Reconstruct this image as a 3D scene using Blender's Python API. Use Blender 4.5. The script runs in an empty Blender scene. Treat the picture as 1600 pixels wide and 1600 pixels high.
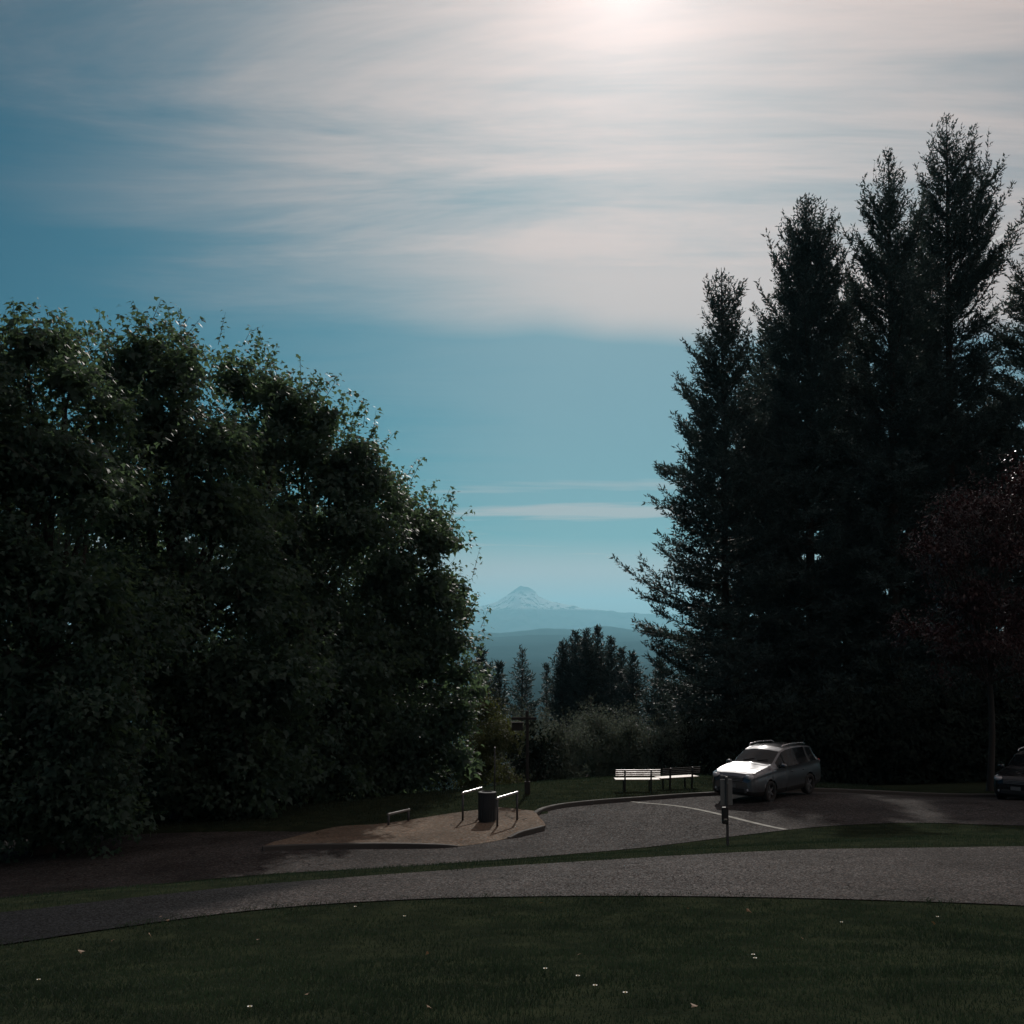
import bpy, math
import numpy as np

SC = bpy.context.scene
COL = SC.collection
R = math.radians

# ------------------------------------------------------------------ camera
PITCH = R(5.74)
F = 1840.0                      # focal length in pixels of the 1600 px photograph
EYE = 1.6
cam_d = bpy.data.cameras.new('camera')
cam = bpy.data.objects.new('camera', cam_d)
COL.objects.link(cam)
cam_d.sensor_width = 36.0
cam_d.lens = 36.0 * F / 1600.0
cam_d.clip_start = 0.1
cam_d.clip_end = 300000.0
cam.location = (0, 0, EYE)
cam.rotation_euler = (R(90) + PITCH, 0, 0)
SC.camera = cam

# ------------------------------------------------------------------ exposure
SC.view_settings.view_transform = 'Standard'
SC.view_settings.look = 'None'
SC.view_settings.gamma = 1.0
SC.view_settings.use_curve_mapping = False
SC.view_settings.exposure = 0.0
SC.cycles.max_bounces = 6
SC.cycles.diffuse_bounces = 2
SC.cycles.glossy_bounces = 2
SC.cycles.transmission_bounces = 3
SC.cycles.transparent_max_bounces = 8
SC.cycles.volume_bounces = 0
SC.cycles.caustics_reflective = False
SC.cycles.caustics_refractive = False
SC.cycles.sample_clamp_indirect = 4.0

# ------------------------------------------------------------------ sun and sky
SUN_EL, SUN_AZ = R(30.0), R(6.0)          # azimuth from +Y towards +X
SUN = (math.sin(SUN_AZ) * math.cos(SUN_EL), math.cos(SUN_AZ) * math.cos(SUN_EL), math.sin(SUN_EL))
sun_d = bpy.data.lights.new('sun', 'SUN')
sun_d.energy = 2.2
sun_d.angle = R(0.53)
sun_d.color = (1.0, 0.93, 0.86)
sun = bpy.data.objects.new('sun', sun_d)
COL.objects.link(sun)
sun.rotation_euler = (R(90) - SUN_EL, 0, math.pi - SUN_AZ)
sun.location = (0, 0, 60)


class NT:
    """small node-tree helper"""
    def __init__(self, nt):
        self.nt = nt

    def n(self, typ, **kw):
        nd = self.nt.nodes.new(typ)
        for k, v in kw.items():
            setattr(nd, k, v)
        return nd

    def put(self, sock, v):
        if hasattr(v, 'is_output'):
            self.nt.links.new(v, sock)
        elif v is not None:
            if hasattr(sock.default_value, '__len__') and not hasattr(v, '__len__'):
                v = (v, v, v)
            if hasattr(sock.default_value, '__len__') and len(sock.default_value) == 4 and len(v) == 3:
                v = (*v, 1.0)
            sock.default_value = v

    def m(self, op, a, b=None, c=None, clamp=False):
        nd = self.n('ShaderNodeMath', operation=op, use_clamp=clamp)
        for i, v in enumerate((a, b, c)):
            if v is not None:
                self.put(nd.inputs[i], v)
        return nd.outputs[0]

    def vm(self, op, a, b=None):
        nd = self.n('ShaderNodeVectorMath', operation=op)
        self.put(nd.inputs[0], a)
        if b is not None:
            self.put(nd.inputs[1], b)
        return nd.outputs['Value'] if op in ('DOT_PRODUCT', 'LENGTH') else nd.outputs[0]

    def sep(self, v):
        nd = self.n('ShaderNodeSeparateXYZ')
        self.put(nd.inputs[0], v)
        return nd.outputs

    def comb(self, x, y, z):
        nd = self.n('ShaderNodeCombineXYZ')
        for i, v in enumerate((x, y, z)):
            self.put(nd.inputs[i], v)
        return nd.outputs[0]

    def noise(self, vec, scale=1.0, detail=4.0, rough=0.5, dist=0.0):
        nd = self.n('ShaderNodeTexNoise')
        self.put(nd.inputs['Vector'], vec)
        self.put(nd.inputs['Scale'], scale)
        self.put(nd.inputs['Detail'], detail)
        self.put(nd.inputs['Roughness'], rough)
        self.put(nd.inputs['Distortion'], dist)
        return nd.outputs[0]

    def ramp(self, v, lo, hi, a=0.0, b=1.0, smooth=True):
        nd = self.n('ShaderNodeMapRange', interpolation_type='SMOOTHSTEP' if smooth else 'LINEAR')
        for i, x in enumerate((v, lo, hi, a, b)):
            self.put(nd.inputs[i], x)
        return nd.outputs[0]

    def mix(self, f, a, b):
        nd = self.n('ShaderNodeMix', data_type='RGBA')
        self.put(nd.inputs[0], f)
        self.put(nd.inputs[6], a)
        self.put(nd.inputs[7], b)
        return nd.outputs[2]

    def scale(self, col, f):
        nd = self.n('ShaderNodeVectorMath', operation='SCALE')
        self.put(nd.inputs[0], col)
        self.put(nd.inputs[3], f)
        return nd.outputs[0]


world = bpy.data.worlds.new('World')
SC.world = world
world.use_nodes = True
wn = NT(world.node_tree)
world.node_tree.nodes.clear()
w_out = wn.n('ShaderNodeOutputWorld')
w_bg = wn.n('ShaderNodeBackground')
SKY_STRENGTH = 0.05
w_bg.inputs[1].default_value = SKY_STRENGTH
world.node_tree.links.new(w_bg.outputs[0], w_out.inputs[0])
sky = wn.n('ShaderNodeTexSky', sky_type='NISHITA')
sky.sun_disc = False
sky.sun_elevation = SUN_EL
sky.sun_rotation = SUN_AZ
sky.altitude = 300
sky.air_density = 1.0
sky.dust_density = 0.6
sky.ozone_density = 2.0
d = wn.vm('NORMALIZE', wn.n('ShaderNodeTexCoord').outputs['Generated'])
dx, dy, dz = wn.sep(d)
ca = wn.vm('DOT_PRODUCT', d, SUN)
ang = wn.m('DIVIDE', wn.m('ARCCOSINE', wn.m('MINIMUM', ca, 0.99999)), R(1))     # degrees from the sun
zz = wn.m('ADD', wn.m('MAXIMUM', dz, 0.0), 0.02)
pxp, pyp = wn.m('DIVIDE', dx, zz), wn.m('DIVIDE', dy, zz)                     # point on the cirrus deck
P2 = wn.comb(wn.m('MULTIPLY', pxp, 0.55), wn.m('MULTIPLY', pyp, 1.5), 0.0)
streak = wn.noise(P2, 1.1, 6, 0.62, 0.5)
fine = wn.noise(wn.comb(wn.m('MULTIPLY', pxp, 1.3), wn.m('MULTIPLY', pyp, 7.0), 3.0), 1.0, 5, 0.6, 0.6)
wisp = wn.m('ADD', wn.m('MULTIPLY', streak, 0.76), wn.m('MULTIPLY', fine, 0.24))
# the sheet of cirrus ends some way ahead; beyond its edge the sky is clear with thin streaks
edge = wn.m('ADD', 3.62, wn.m('MULTIPLY', wn.m('SUBTRACT', wn.noise(wn.comb(wn.m('MULTIPLY', pxp, 0.5), 0.0, 7.0), 1.3, 3, 0.5), 0.5), 1.3))
sheet = wn.ramp(wn.m('SUBTRACT', edge, pyp), -0.22, 0.38)
west = wn.ramp(wn.m('ADD', pxp, wn.m('MULTIPLY', wn.m('SUBTRACT', streak, 0.5), 1.2)), -1.15, 0.26, 0.0, 1.0)
cov = wn.m('MULTIPLY', wn.m('MULTIPLY', sheet, west), wn.ramp(wisp, 0.33, 0.62, 0.42, 1.0))
cov = wn.m('MAXIMUM', cov, wn.m('MULTIPLY', wn.m('MULTIPLY', sheet, west), wn.ramp(pyp, 2.3, 3.1, 0.0, 0.9)))
lowb = wn.noise(wn.comb(wn.m('MULTIPLY', pxp, 0.35), wn.m('MULTIPLY', pyp, 0.9), 11.0), 1.0, 4, 0.55, 0.3)
low = wn.m('MULTIPLY', wn.ramp(lowb, 0.47, 0.66, 0.0, 0.75), wn.ramp(pyp, 5.0, 8.0))
low = wn.m('MAXIMUM', low, wn.ramp(pyp, 8.0, 15.0, 0.0, 0.95))
cov = wn.m('MAXIMUM', wn.m('MAXIMUM', cov, low), wn.m('MULTIPLY', west, 0.20))
glow = wn.m('POWER', 2.718, wn.m('MULTIPLY', ang, -1 / 14.5))
core = wn.m('POWER', 2.718, wn.m('MULTIPLY', ang, -1 / 3.5))
cl_l = wn.m('ADD', 0.34, wn.m('MULTIPLY', glow, 0.54))
cl_l = wn.m('ADD', cl_l, wn.m('MULTIPLY', core, 0.42))
cloud = wn.vm('ADD', wn.scale((1.0, 0.83, 0.78), wn.m('MULTIPLY', cl_l, 1.0 / SKY_STRENGTH)), (0.085 / SKY_STRENGTH, 0.046 / SKY_STRENGTH, 0.032 / SKY_STRENGTH))
hazef = wn.m('MULTIPLY', wn.m('ADD', wn.m('MULTIPLY', wn.m('POWER', 2.718, wn.m('MULTIPLY', ang, -1 / 9.0)), 0.30), wn.m('MULTIPLY', core, 0.25)), 1.0 / SKY_STRENGTH)
SKY_TINT = (0.03, 0.34, 0.42)
base = wn.vm('MULTIPLY', sky.outputs[0], SKY_TINT)
base = wn.vm('ADD', base, wn.scale((1.0, 0.9, 0.86), hazef))
skyc = wn.mix(cov, base, cloud)
# the short vapour trail low in the south-west: a piece of a great circle
def _dir(px, py):
    u, v = (px - 800) / F, (800 - py) / F
    c, s = math.cos(PITCH), math.sin(PITCH)
    w = np.array([u, c - s * v, s + c * v])
    return w / np.linalg.norm(w)
ta, tb = _dir(1535, 388), _dir(1640, 322)
tn = np.cross(ta, tb); tn /= np.linalg.norm(tn)
tm = (ta + tb); tm /= np.linalg.norm(tm)
off = wn.m('ABSOLUTE', wn.vm('DOT_PRODUCT', d, tuple(tn)))
trail = wn.m('MULTIPLY', wn.ramp(off, 0.0005, 0.0014, 1.0, 0.0), wn.ramp(wn.vm('DOT_PRODUCT', d, tuple(tm)), math.cos(R(2.4)), math.cos(R(1.6))))
skyc = wn.mix(wn.m('MULTIPLY', trail, 0.75), skyc, wn.scale((1.0, 0.9, 0.84), 0.62 / SKY_STRENGTH))
wn.put(w_bg.inputs[0], skyc)


# ------------------------------------------------------------------ helpers
def rng(seed):
    return np.random.default_rng(seed)


def mesh(name, V, faces, mats, smooth=False, fmat=None, attr=None):
    """one mesh from numpy vertices and a list of (n,k) face arrays"""
    V = np.asarray(V, dtype=np.float32)
    if isinstance(faces, np.ndarray):
        faces = [faces]
    faces = [np.asarray(f, dtype=np.int32) for f in faces if len(f)]
    me = bpy.data.meshes.new(name)
    me.vertices.add(len(V))
    me.vertices.foreach_set('co', V.ravel())
    idx = np.concatenate([f.ravel() for f in faces])
    tot = np.concatenate([np.full(len(f), f.shape[1], dtype=np.int32) for f in faces])
    st = np.concatenate([[0], np.cumsum(tot)[:-1]]).astype(np.int32)
    me.loops.add(len(idx))
    me.loops.foreach_set('vertex_index', idx)
    me.polygons.add(len(tot))
    me.polygons.foreach_set('loop_start', st)
    me.polygons.foreach_set('loop_total', tot)
    me.polygons.foreach_set('use_smooth', np.full(len(tot), bool(smooth)))
    for m_ in (mats if isinstance(mats, (list, tuple)) else [mats]):
        me.materials.append(m_)
    if fmat is not None:
        me.polygons.foreach_set('material_index', np.asarray(fmat, dtype=np.int32))
    if attr is not None:
        a = me.attributes.new('rnd', 'FLOAT', 'POINT')
        a.data.foreach_set('value', np.asarray(attr, dtype=np.float32))
    me.update()
    me.validate()
    return me


def link(name, me, parent=None, loc=None):
    o = bpy.data.objects.new(name, me)
    COL.objects.link(o)
    if parent is not None:
        o.parent = parent
    if loc is not None:
        o.location = loc
    return o


def thing(name, label, cat, loc=(0, 0, 0), rz=0.0, group=None):
    o = bpy.data.objects.new(name, None)
    COL.objects.link(o)
    o.location = loc
    o.rotation_euler = (0, 0, rz)
    o.empty_display_size = 0.3
    tag(o, label, cat, group)
    return o


def tag(o, label=None, cat=None, group=None, kind=None):
    if label: o['label'] = label
    if cat: o['category'] = cat
    if group: o['group'] = group
    if kind: o['kind'] = kind
    return o


class MB:
    """collects simple shapes into one mesh"""
    def __init__(self):
        self.V, self.Q, self.T, self.n = [], [], [], 0

    def add(self, V, Q=(), T=()):
        V = np.asarray(V, float)
        self.V.append(V)
        if len(Q): self.Q.append(np.asarray(Q, int) + self.n)
        if len(T): self.T.append(np.asarray(T, int) + self.n)
        self.n += len(V)
        return self

    def box(self, c, s, rz=0.0, bev=0.0, rx=0.0):
        hx, hy, hz = s[0] / 2, s[1] / 2, s[2] / 2
        b = min(bev, hx * .9, hy * .9, hz * .9)
        if b <= 0:
            V = np.array([[x, y, z] for z in (-hz, hz) for y in (-hy, hy) for x in (-hx, hx)])
            Q = [[0, 2, 3, 1], [4, 5, 7, 6], [0, 1, 5, 4], [2, 6, 7, 3], [0, 4, 6, 2], [1, 3, 7, 5]]
            T = []
        else:
            V, Q, T = [], [], []
            idx = {}
            for sx in (-1, 1):
                for sy in (-1, 1):
                    for sz in (-1, 1):
                        for a in range(3):
                            p = [sx * (hx - (0 if a == 0 else b)), sy * (hy - (0 if a == 1 else b)), sz * (hz - (0 if a == 2 else b))]
                            idx[(sx, sy, sz, a)] = len(V)
                            V.append(p)
            s_ = (-1, 1)
            for a in range(3):
                o1, o2 = [(1, 2), (2, 0), (0, 1)][a]
                for s1 in s_:
                    def k(u, v):
                        t = [0, 0, 0]; t[a] = s1; t[o1] = u; t[o2] = v
                        return idx[(*t, a)]
                    f = [k(-1, -1), k(1, -1), k(1, 1), k(-1, 1)]
                    Q.append(f if s1 > 0 else f[::-1])
            for a in range(3):                    # bevelled edges along axis a
                o1, o2 = [(1, 2), (2, 0), (0, 1)][a]
                for u in s_:
                    for v in s_:
                        def k(w, f):
                            t = [0, 0, 0]; t[a] = w; t[o1] = u; t[o2] = v
                            return idx[(*t, f)]
                        f = [k(-1, o1), k(1, o1), k(1, o2), k(-1, o2)]
                        Q.append(f if u * v < 0 else f[::-1])
            for sx in s_:
                for sy in s_:
                    for sz in s_:
                        f = [idx[(sx, sy, sz, 0)], idx[(sx, sy, sz, 1)], idx[(sx, sy, sz, 2)]]
                        T.append(f if sx * sy * sz > 0 else f[::-1])
            V = np.array(V)
        if rx:
            c_, s2 = math.cos(rx), math.sin(rx)
            V = V @ np.array([[1, 0, 0], [0, c_, -s2], [0, s2, c_]]).T
        if rz:
            c_, s2 = math.cos(rz), math.sin(rz)
            V = V @ np.array([[c_, -s2, 0], [s2, c_, 0], [0, 0, 1]]).T
        return self.add(V + np.asarray(c, float), Q, T)

    def tube(self, pts, rad, n=8, caps=True):
        pts = np.asarray(pts, float)
        m = len(pts)
        rad = np.broadcast_to(np.asarray(rad, float), (m,))
        t = np.gradient(pts, axis=0)
        t /= np.linalg.norm(t, axis=1)[:, None] + 1e-12
        ref = np.array([0, 0, 1.0]) if abs(t[:, 2]).mean() < .9 else np.array([1.0, 0, 0])
        a = np.cross(t, ref); a /= np.linalg.norm(a, axis=1)[:, None] + 1e-12
        b = np.cross(t, a)
        th = np.linspace(0, 2 * np.pi, n, endpoint=False)
        V = pts[:, None, :] + rad[:, None, None] * (np.cos(th)[None, :, None] * a[:, None, :] + np.sin(th)[None, :, None] * b[:, None, :])
        i = np.arange(m - 1)[:, None] * n
        j = np.arange(n)[None, :]
        jn = (j + 1) % n
        Q = np.stack([i + j, i + n + j, i + n + jn, i + jn], -1).reshape(-1, 4)
        V = V.reshape(-1, 3)
        T = []
        if caps:
            V = np.vstack([V, pts[0], pts[-1]])
            k = m * n
            T = [[k, q, (q + 1) % n] for q in range(n)] + [[k + 1, (m - 1) * n + (q + 1) % n, (m - 1) * n + q] for q in range(n)]
        return self.add(V, Q, T)

    def lathe(self, prof, n=24, c=(0, 0, 0), axis='z'):
        prof = np.asarray(prof, float)
        th = np.linspace(0, 2 * np.pi, n, endpoint=False)
        r, z = prof[:, 0], prof[:, 1]
        X = r[:, None] * np.cos(th); Y = r[:, None] * np.sin(th); Z = np.repeat(z[:, None], n, 1)
        V = np.stack([X, Y, Z], -1).reshape(-1, 3)
        if axis == 'y':
            V = V[:, [0, 2, 1]] * np.array([1, 1, -1])
        m = len(prof)
        i = np.arange(m - 1)[:, None] * n
        j = np.arange(n)[None, :]
        jn = (j + 1) % n
        Q = np.stack([i + j, i + jn, i + n + jn, i + n + j], -1).reshape(-1, 4)
        return self.add(V + np.asarray(c, float), Q)

    def mesh(self, name, mat, smooth=False):
        fs = []
        if self.Q: fs.append(np.concatenate(self.Q))
        if self.T: fs.append(np.concatenate(self.T))
        return mesh(name, np.concatenate(self.V), fs, mat, smooth)

    def obj(self, name, mat, parent=None, smooth=False, loc=None):
        return link(name, self.mesh(name, mat, smooth), parent, loc)


# ------------------------------------------------------------------ materials
def material(name):
    m = bpy.data.materials.new(name)
    m.use_nodes = True
    nt = NT(m.node_tree)
    b = m.node_tree.nodes['Principled BSDF']
    return m, nt, b


def plain(name, col, rough=0.5, metal=0.0, var=0.15, scale=8.0, bump=0.0, spec=0.5, coat=0.0):
    m, nt, b = material(name)
    co = nt.n('ShaderNodeTexCoord').outputs['Object']
    f = nt.noise(co, scale, 5, 0.6)
    c0 = tuple(x * (1 - var) for x in col); c1 = tuple(min(1, x * (1 + var)) for x in col)
    nt.put(b.inputs['Base Color'], nt.mix(f, c0, c1))
    nt.put(b.inputs['Roughness'], nt.ramp(f, 0.2, 0.8, rough * 0.85, min(1, rough * 1.15)))
    b.inputs['Metallic'].default_value = metal
    b.inputs['Specular IOR Level'].default_value = spec
    b.inputs['Coat Weight'].default_value = coat
    b.inputs['Coat Roughness'].default_value = 0.04
    if bump:
        bp = nt.n('ShaderNodeBump')
        bp.inputs['Strength'].default_value = 0.6
        bp.inputs['Distance'].default_value = bump
        nt.put(bp.inputs['Height'], nt.noise(co, scale * 6, 4, 0.6))
        nt.put(b.inputs['Normal'], bp.outputs[0])
    return m


def leaf_mat(name, dark, light, trans, rough=0.4, tw=0.3, spec=0.5):
    m, nt, b = material(name)
    a = nt.n('ShaderNodeAttribute', attribute_name='rnd').outputs['Fac']
    big = nt.noise(nt.n('ShaderNodeTexCoord').outputs['Object'], 0.55, 3, 0.5)
    f = nt.m('ADD', nt.m('MULTIPLY', a, 0.45), nt.m('MULTIPLY', nt.ramp(big, 0.35, 0.65), 0.55))
    nt.put(b.inputs['Base Color'], nt.mix(f, dark, light))
    b.inputs['Roughness'].default_value = rough
    b.inputs['Specular IOR Level'].default_value = spec
    tr = nt.n('ShaderNodeBsdfTranslucent')
    nt.put(tr.inputs[0], nt.mix(f, tuple(x * .6 for x in trans), trans))
    mx = nt.n('ShaderNodeMixShader')
    mx.inputs[0].default_value = tw
    out = m.node_tree.nodes['Material Output']
    m.node_tree.links.new(b.outputs[0], mx.inputs[1])
    m.node_tree.links.new(tr.outputs[0], mx.inputs[2])
    m.node_tree.links.new(mx.outputs[0], out.inputs[0])
    return m


def ground_mat():
    m, nt, b = material('turf soil')
    co = nt.n('ShaderNodeTexCoord').outputs['Object']
    f = nt.noise(co, 1.6, 6, 0.62)
    g = nt.noise(co, 30.0, 4, 0.6)
    c = nt.mix(nt.ramp(f, 0.35, 0.7), (0.020, 0.028, 0.018), (0.038, 0.048, 0.028))
    c = nt.mix(nt.ramp(g, 0.5, 0.75, 0, 0.6), c, (0.026, 0.022, 0.013))
    far = nt.noise(co, 0.0011, 8, 0.65)
    x, y, z = nt.sep(co)
    isfar = nt.ramp(y, 300.0, 900.0)
    c = nt.mix(isfar, c, nt.mix(nt.ramp(far, 0.42, 0.62), (0.008, 0.013, 0.011), (0.020, 0.025, 0.022)))
    nt.put(b.inputs['Base Color'], c)
    b.inputs['Roughness'].default_value = 1.0
    b.inputs['Specular IOR Level'].default_value = 0.0
    bp = nt.n('ShaderNodeBump')
    bp.inputs['Strength'].default_value = 0.8
    bp.inputs['Distance'].default_value = 0.03
    nt.put(bp.inputs['Height'], g)
    nt.put(b.inputs['Normal'], bp.outputs[0])
    return m


def asphalt_mat(name, base, grain, grain_scale, tint=(1, 1, 1), rough=0.75, patch=0.25, spec=0.35, worn=False):  # worn: darker, bluer colour at the left end
    m, nt, b = material(name)
    co = nt.n('ShaderNodeTexCoord').outputs['Object']
    big = nt.noise(co, 0.45, 5, 0.6)
    v = nt.n('ShaderNodeTexVoronoi', feature='F1')
    nt.put(v.inputs['Vector'], co)
    v.inputs['Scale'].default_value = grain_scale
    cr, cg, cb = nt.sep(v.outputs['Color'])
    sm = nt.noise(co, grain_scale * 0.35, 5, 0.7)
    st = nt.m('ADD', nt.m('MULTIPLY', nt.ramp(cr, 0.2, 1.0), 0.6), nt.m('MULTIPLY', sm, 0.4))
    lum = nt.m('MULTIPLY', nt.m('ADD', base, nt.m('MULTIPLY', nt.m('POWER', st, 3.4), grain)),
               nt.ramp(big, 0.3, 0.7, 1 - patch, 1 + patch))
    col = nt.mix(cg, tuple(t * x for t, x in zip(tint, (1.12, .95, .9))), tuple(t * x for t, x in zip(tint, (.9, 1.0, 1.08))))
    fin = nt.scale(col, lum)
    cv = nt.n('ShaderNodeTexVoronoi', feature='DISTANCE_TO_EDGE')       # hairline cracks
    wv = nt.n('ShaderNodeVectorMath', operation='ADD')
    nt.put(wv.inputs[0], co)
    nz = nt.n('ShaderNodeTexNoise'); nt.put(nz.inputs['Vector'], co); nz.inputs['Scale'].default_value = 1.3; nz.inputs['Detail'].default_value = 5
    nt.put(wv.inputs[1], nt.scale(nz.outputs['Color'], 1.1))
    nt.put(cv.inputs['Vector'], wv.outputs[0]); cv.inputs['Scale'].default_value = 0.30
    ck = nt.m('MULTIPLY', nt.ramp(cv.outputs['Distance'], 0.002, 0.010, 1.0, 0.0), nt.ramp(nt.noise(co, 0.5, 3, .5), 0.48, 0.56))
    stain = nt.ramp(nt.noise(co, 0.8, 6, .68, .8), 0.56, 0.70)
    fin = nt.mix(nt.m('MULTIPLY', stain, 0.4), fin, nt.scale(fin, 0.45))
    fin = nt.mix(nt.m('MULTIPLY', ck, 0.75), fin, (0.006, 0.006, 0.006))
    if worn:                                   # the left end of the path gets a darker, bluer colour
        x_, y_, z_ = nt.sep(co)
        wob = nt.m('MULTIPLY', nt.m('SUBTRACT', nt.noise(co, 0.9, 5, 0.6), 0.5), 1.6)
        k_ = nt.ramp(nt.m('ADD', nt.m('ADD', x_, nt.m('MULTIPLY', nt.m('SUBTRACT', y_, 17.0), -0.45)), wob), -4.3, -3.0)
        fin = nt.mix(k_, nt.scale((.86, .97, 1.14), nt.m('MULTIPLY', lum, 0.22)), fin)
    nt.put(b.inputs['Base Color'], fin)
    nt.put(b.inputs['Roughness'], nt.ramp(cb, 0, 1, rough * 0.7, min(1, rough * 1.2)))
    b.inputs['Specular IOR Level'].default_value = spec
    bp = nt.n('ShaderNodeBump')
    bp.inputs['Strength'].default_value = 0.8
    bp.inputs['Distance'].default_value = 0.006
    nt.put(bp.inputs['Height'], nt.m('ADD', cr, sm))
    nt.put(b.inputs['Normal'], bp.outputs[0])
    return m


M_ground = ground_mat()
M_path = asphalt_mat('coarse asphalt', 0.034, 0.21, 46.0, (1.05, 1.0, .95), 0.85, spec=.02, worn=True)  # worn only sets the darker tone of the left end
M_road = asphalt_mat('road asphalt', 0.04, 0.13, 25.0, (1.03, 1.0, .95), 0.9, spec=.015)
M_plaza = asphalt_mat('tan concrete', 0.11, 0.16, 18.0, (1.22, 0.99, 0.74), 0.95, spec=.02)
M_kerb = plain('kerb concrete', (0.065, 0.062, 0.056), 0.9, var=0.3, scale=3, bump=0.004)
M_paint = plain('worn road paint', (0.17, 0.17, 0.14), 0.8, var=0.5, scale=5)
M_grass = leaf_mat('grass blades', (0.026, 0.042, 0.032), (0.054, 0.078, 0.052), (0.04, 0.07, 0.036), 0.8, 0.3, 0.08)
M_maple = leaf_mat('maple leaves', (0.030, 0.068, 0.058), (0.068, 0.115, 0.085), (0.15, 0.24, 0.11), 0.48, 0.5, 0.35)
M_plum = leaf_mat('purple leaves', (0.030, 0.012, 0.014), (0.075, 0.028, 0.028), (0.10, 0.02, 0.02), 0.3, 0.2)
M_needle = leaf_mat('fir needles', (0.038, 0.068, 0.070), (0.066, 0.105, 0.098), (0.07, 0.10, 0.08), 0.6, 0.28, 0.3)
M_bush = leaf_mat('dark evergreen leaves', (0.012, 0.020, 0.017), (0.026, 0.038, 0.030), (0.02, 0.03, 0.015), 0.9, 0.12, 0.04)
M_willow = leaf_mat('grey green leaves', (0.066, 0.098, 0.078), (0.10, 0.135, 0.10), (0.15, 0.18, 0.13), 0.75, 0.45, 0.15)
M_olive = leaf_mat('olive leaves', (0.05, 0.066, 0.032), (0.09, 0.105, 0.045), (0.12, 0.14, 0.04), 0.7, 0.4, 0.2)
M_bark = plain('bark', (0.045, 0.037, 0.030), 0.9, var=0.4, scale=4, bump=0.02)
M_stem = plain('pale bark', (0.16, 0.15, 0.13), 0.8, var=0.3, scale=5, bump=0.01)
M_slat = plain('varnished slats', (0.46, 0.36, 0.28), 0.42, var=0.2, scale=6, spec=0.9)
M_black = plain('black painted steel', (0.02, 0.02, 0.022), 0.4, var=0.2)
M_steel = plain('grey galvanised steel', (0.6, 0.6, 0.6), 0.25, metal=0.9, var=0.15)
M_dull = plain('dull grey rail', (0.20, 0.20, 0.19), 0.6, var=0.2)
M_post = plain('dark posts', (0.05, 0.052, 0.055), 0.5, var=0.2)
M_wood = plain('dark weathered or shaded timber', (0.022, 0.02, 0.018), 0.9, var=0.35, scale=3, bump=0.01)
M_sign = plain('sign back', (0.16, 0.17, 0.17), 0.55, var=0.15)
M_bin = plain('bin panels', (0.035, 0.04, 0.044), 0.7, var=0.2, spec=.2)


# ------------------------------------------------------------------ from the picture to the place
cP, sP = math.cos(PITCH), math.sin(PITCH)


def at(px, py, y):
    """the point of the place seen at pixel (px, py) whose distance ahead is y"""
    u, v = (px - 800) / F, (800 - py) / F
    w = np.array([u, cP - sP * v, sP + cP * v])
    return np.array([0, 0, EYE]) + w * (y / w[1])


near_edge = [(-260, 1515, 13.0), (0, 1480, 14.2), (200, 1450, 15.3), (400, 1424, 16.3), (600, 1409, 16.9), (800, 1403, 17.2),
             (1000, 1402, 17.3), (1200, 1404, 17.2), (1400, 1409, 17.0), (1600, 1417, 16.7), (1850, 1432, 16.0)]
far_edge = [(-260, 1452, 15.2), (0, 1426, 16.2), (200, 1404, 17.3), (400, 1383, 18.4), (600, 1367, 19.3), (800, 1353, 20.2),
            (1000, 1341, 20.9), (1137, 1333, 21.3), (1300, 1327, 21.7), (1600, 1323, 21.9), (1850, 1322, 22.0)]
road_near = [(0, 1408, 25.5), (200, 1388, 26.8), (360, 1372, 28.0), (600, 1358, 29.2), (800, 1343, 30.2), (1000, 1326, 31.2), (1133, 1309, 32.2),
             (1225, 1298, 33.0), (1300, 1291, 33.5), (1440, 1286, 34.0), (1600, 1291, 33.4)]
road_pts = [(410, 1329, 31.8), (715, 1324, 32.6), (848, 1299, 35.0), (777, 1299.5, 35.5), (835, 1276, 37.7), (900, 1260, 40.0),
            (1000, 1252, 41.3), (1115, 1245, 42.2), (1150, 1243, 41.0), (1192, 1247, 39.6), (1280, 1244, 40.2), (722, 1291.5, 36.6), (608, 1294.5, 36.8),
            (1400, 1262, 38.0), (1600, 1262, 37.8)]
lawn_pts = [(996, 1239, 43.2), (1070, 1236, 44.0), (870, 1259, 40.3), (700, 1277, 38.4), (824, 1245, 43.0), (773, 1250, 42.6), (860, 1224, 49.5),
            (960, 1218, 50.0), (740, 1237, 47.5), (1050, 1214, 51.0)]
ctrl = [at(*p) for p in near_edge + far_edge + road_near + road_pts + lawn_pts]
ctrl += [np.array(p, float) for p in [
    (0, 0, 0), (-6, 0, -.05), (6, 0, 0.05), (0, -8, .5), (-10, -6, .2), (10, -6, .6), (0, 8.5, -1.05), (-4, 8, -1.02), (4, 8.5, -1.0),
    (-16, 10, -2.4), (14, 8, -1.2), (-16, 26, -4.6), (-18, 36, -5.0), (-12, 46, -5.3), (-4, 60, -7.2), (4, 62, -7.4), (12, 60, -6.4), (22, 60, -6.0),
    (16, 45, -4.6), (24, 40, -4.0), (26, 24, -3.0), (14, 80, -7.0), (30, 80, -6.2), (44, 70, -5.4), (-28, 60, -6.4), (-40, 40, -5.4), (-40, 10, -3),
    (40, 10, -1), (0, 100, -12), (-30, 110, -12), (30, 115, -11), (0, 140, -17), (60, 120, -10), (-60, 110, -11), (0, -40, 1.2), (50, -40, 0), (-50, -40, -2)]]
ctrl = np.array(ctrl)


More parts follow.
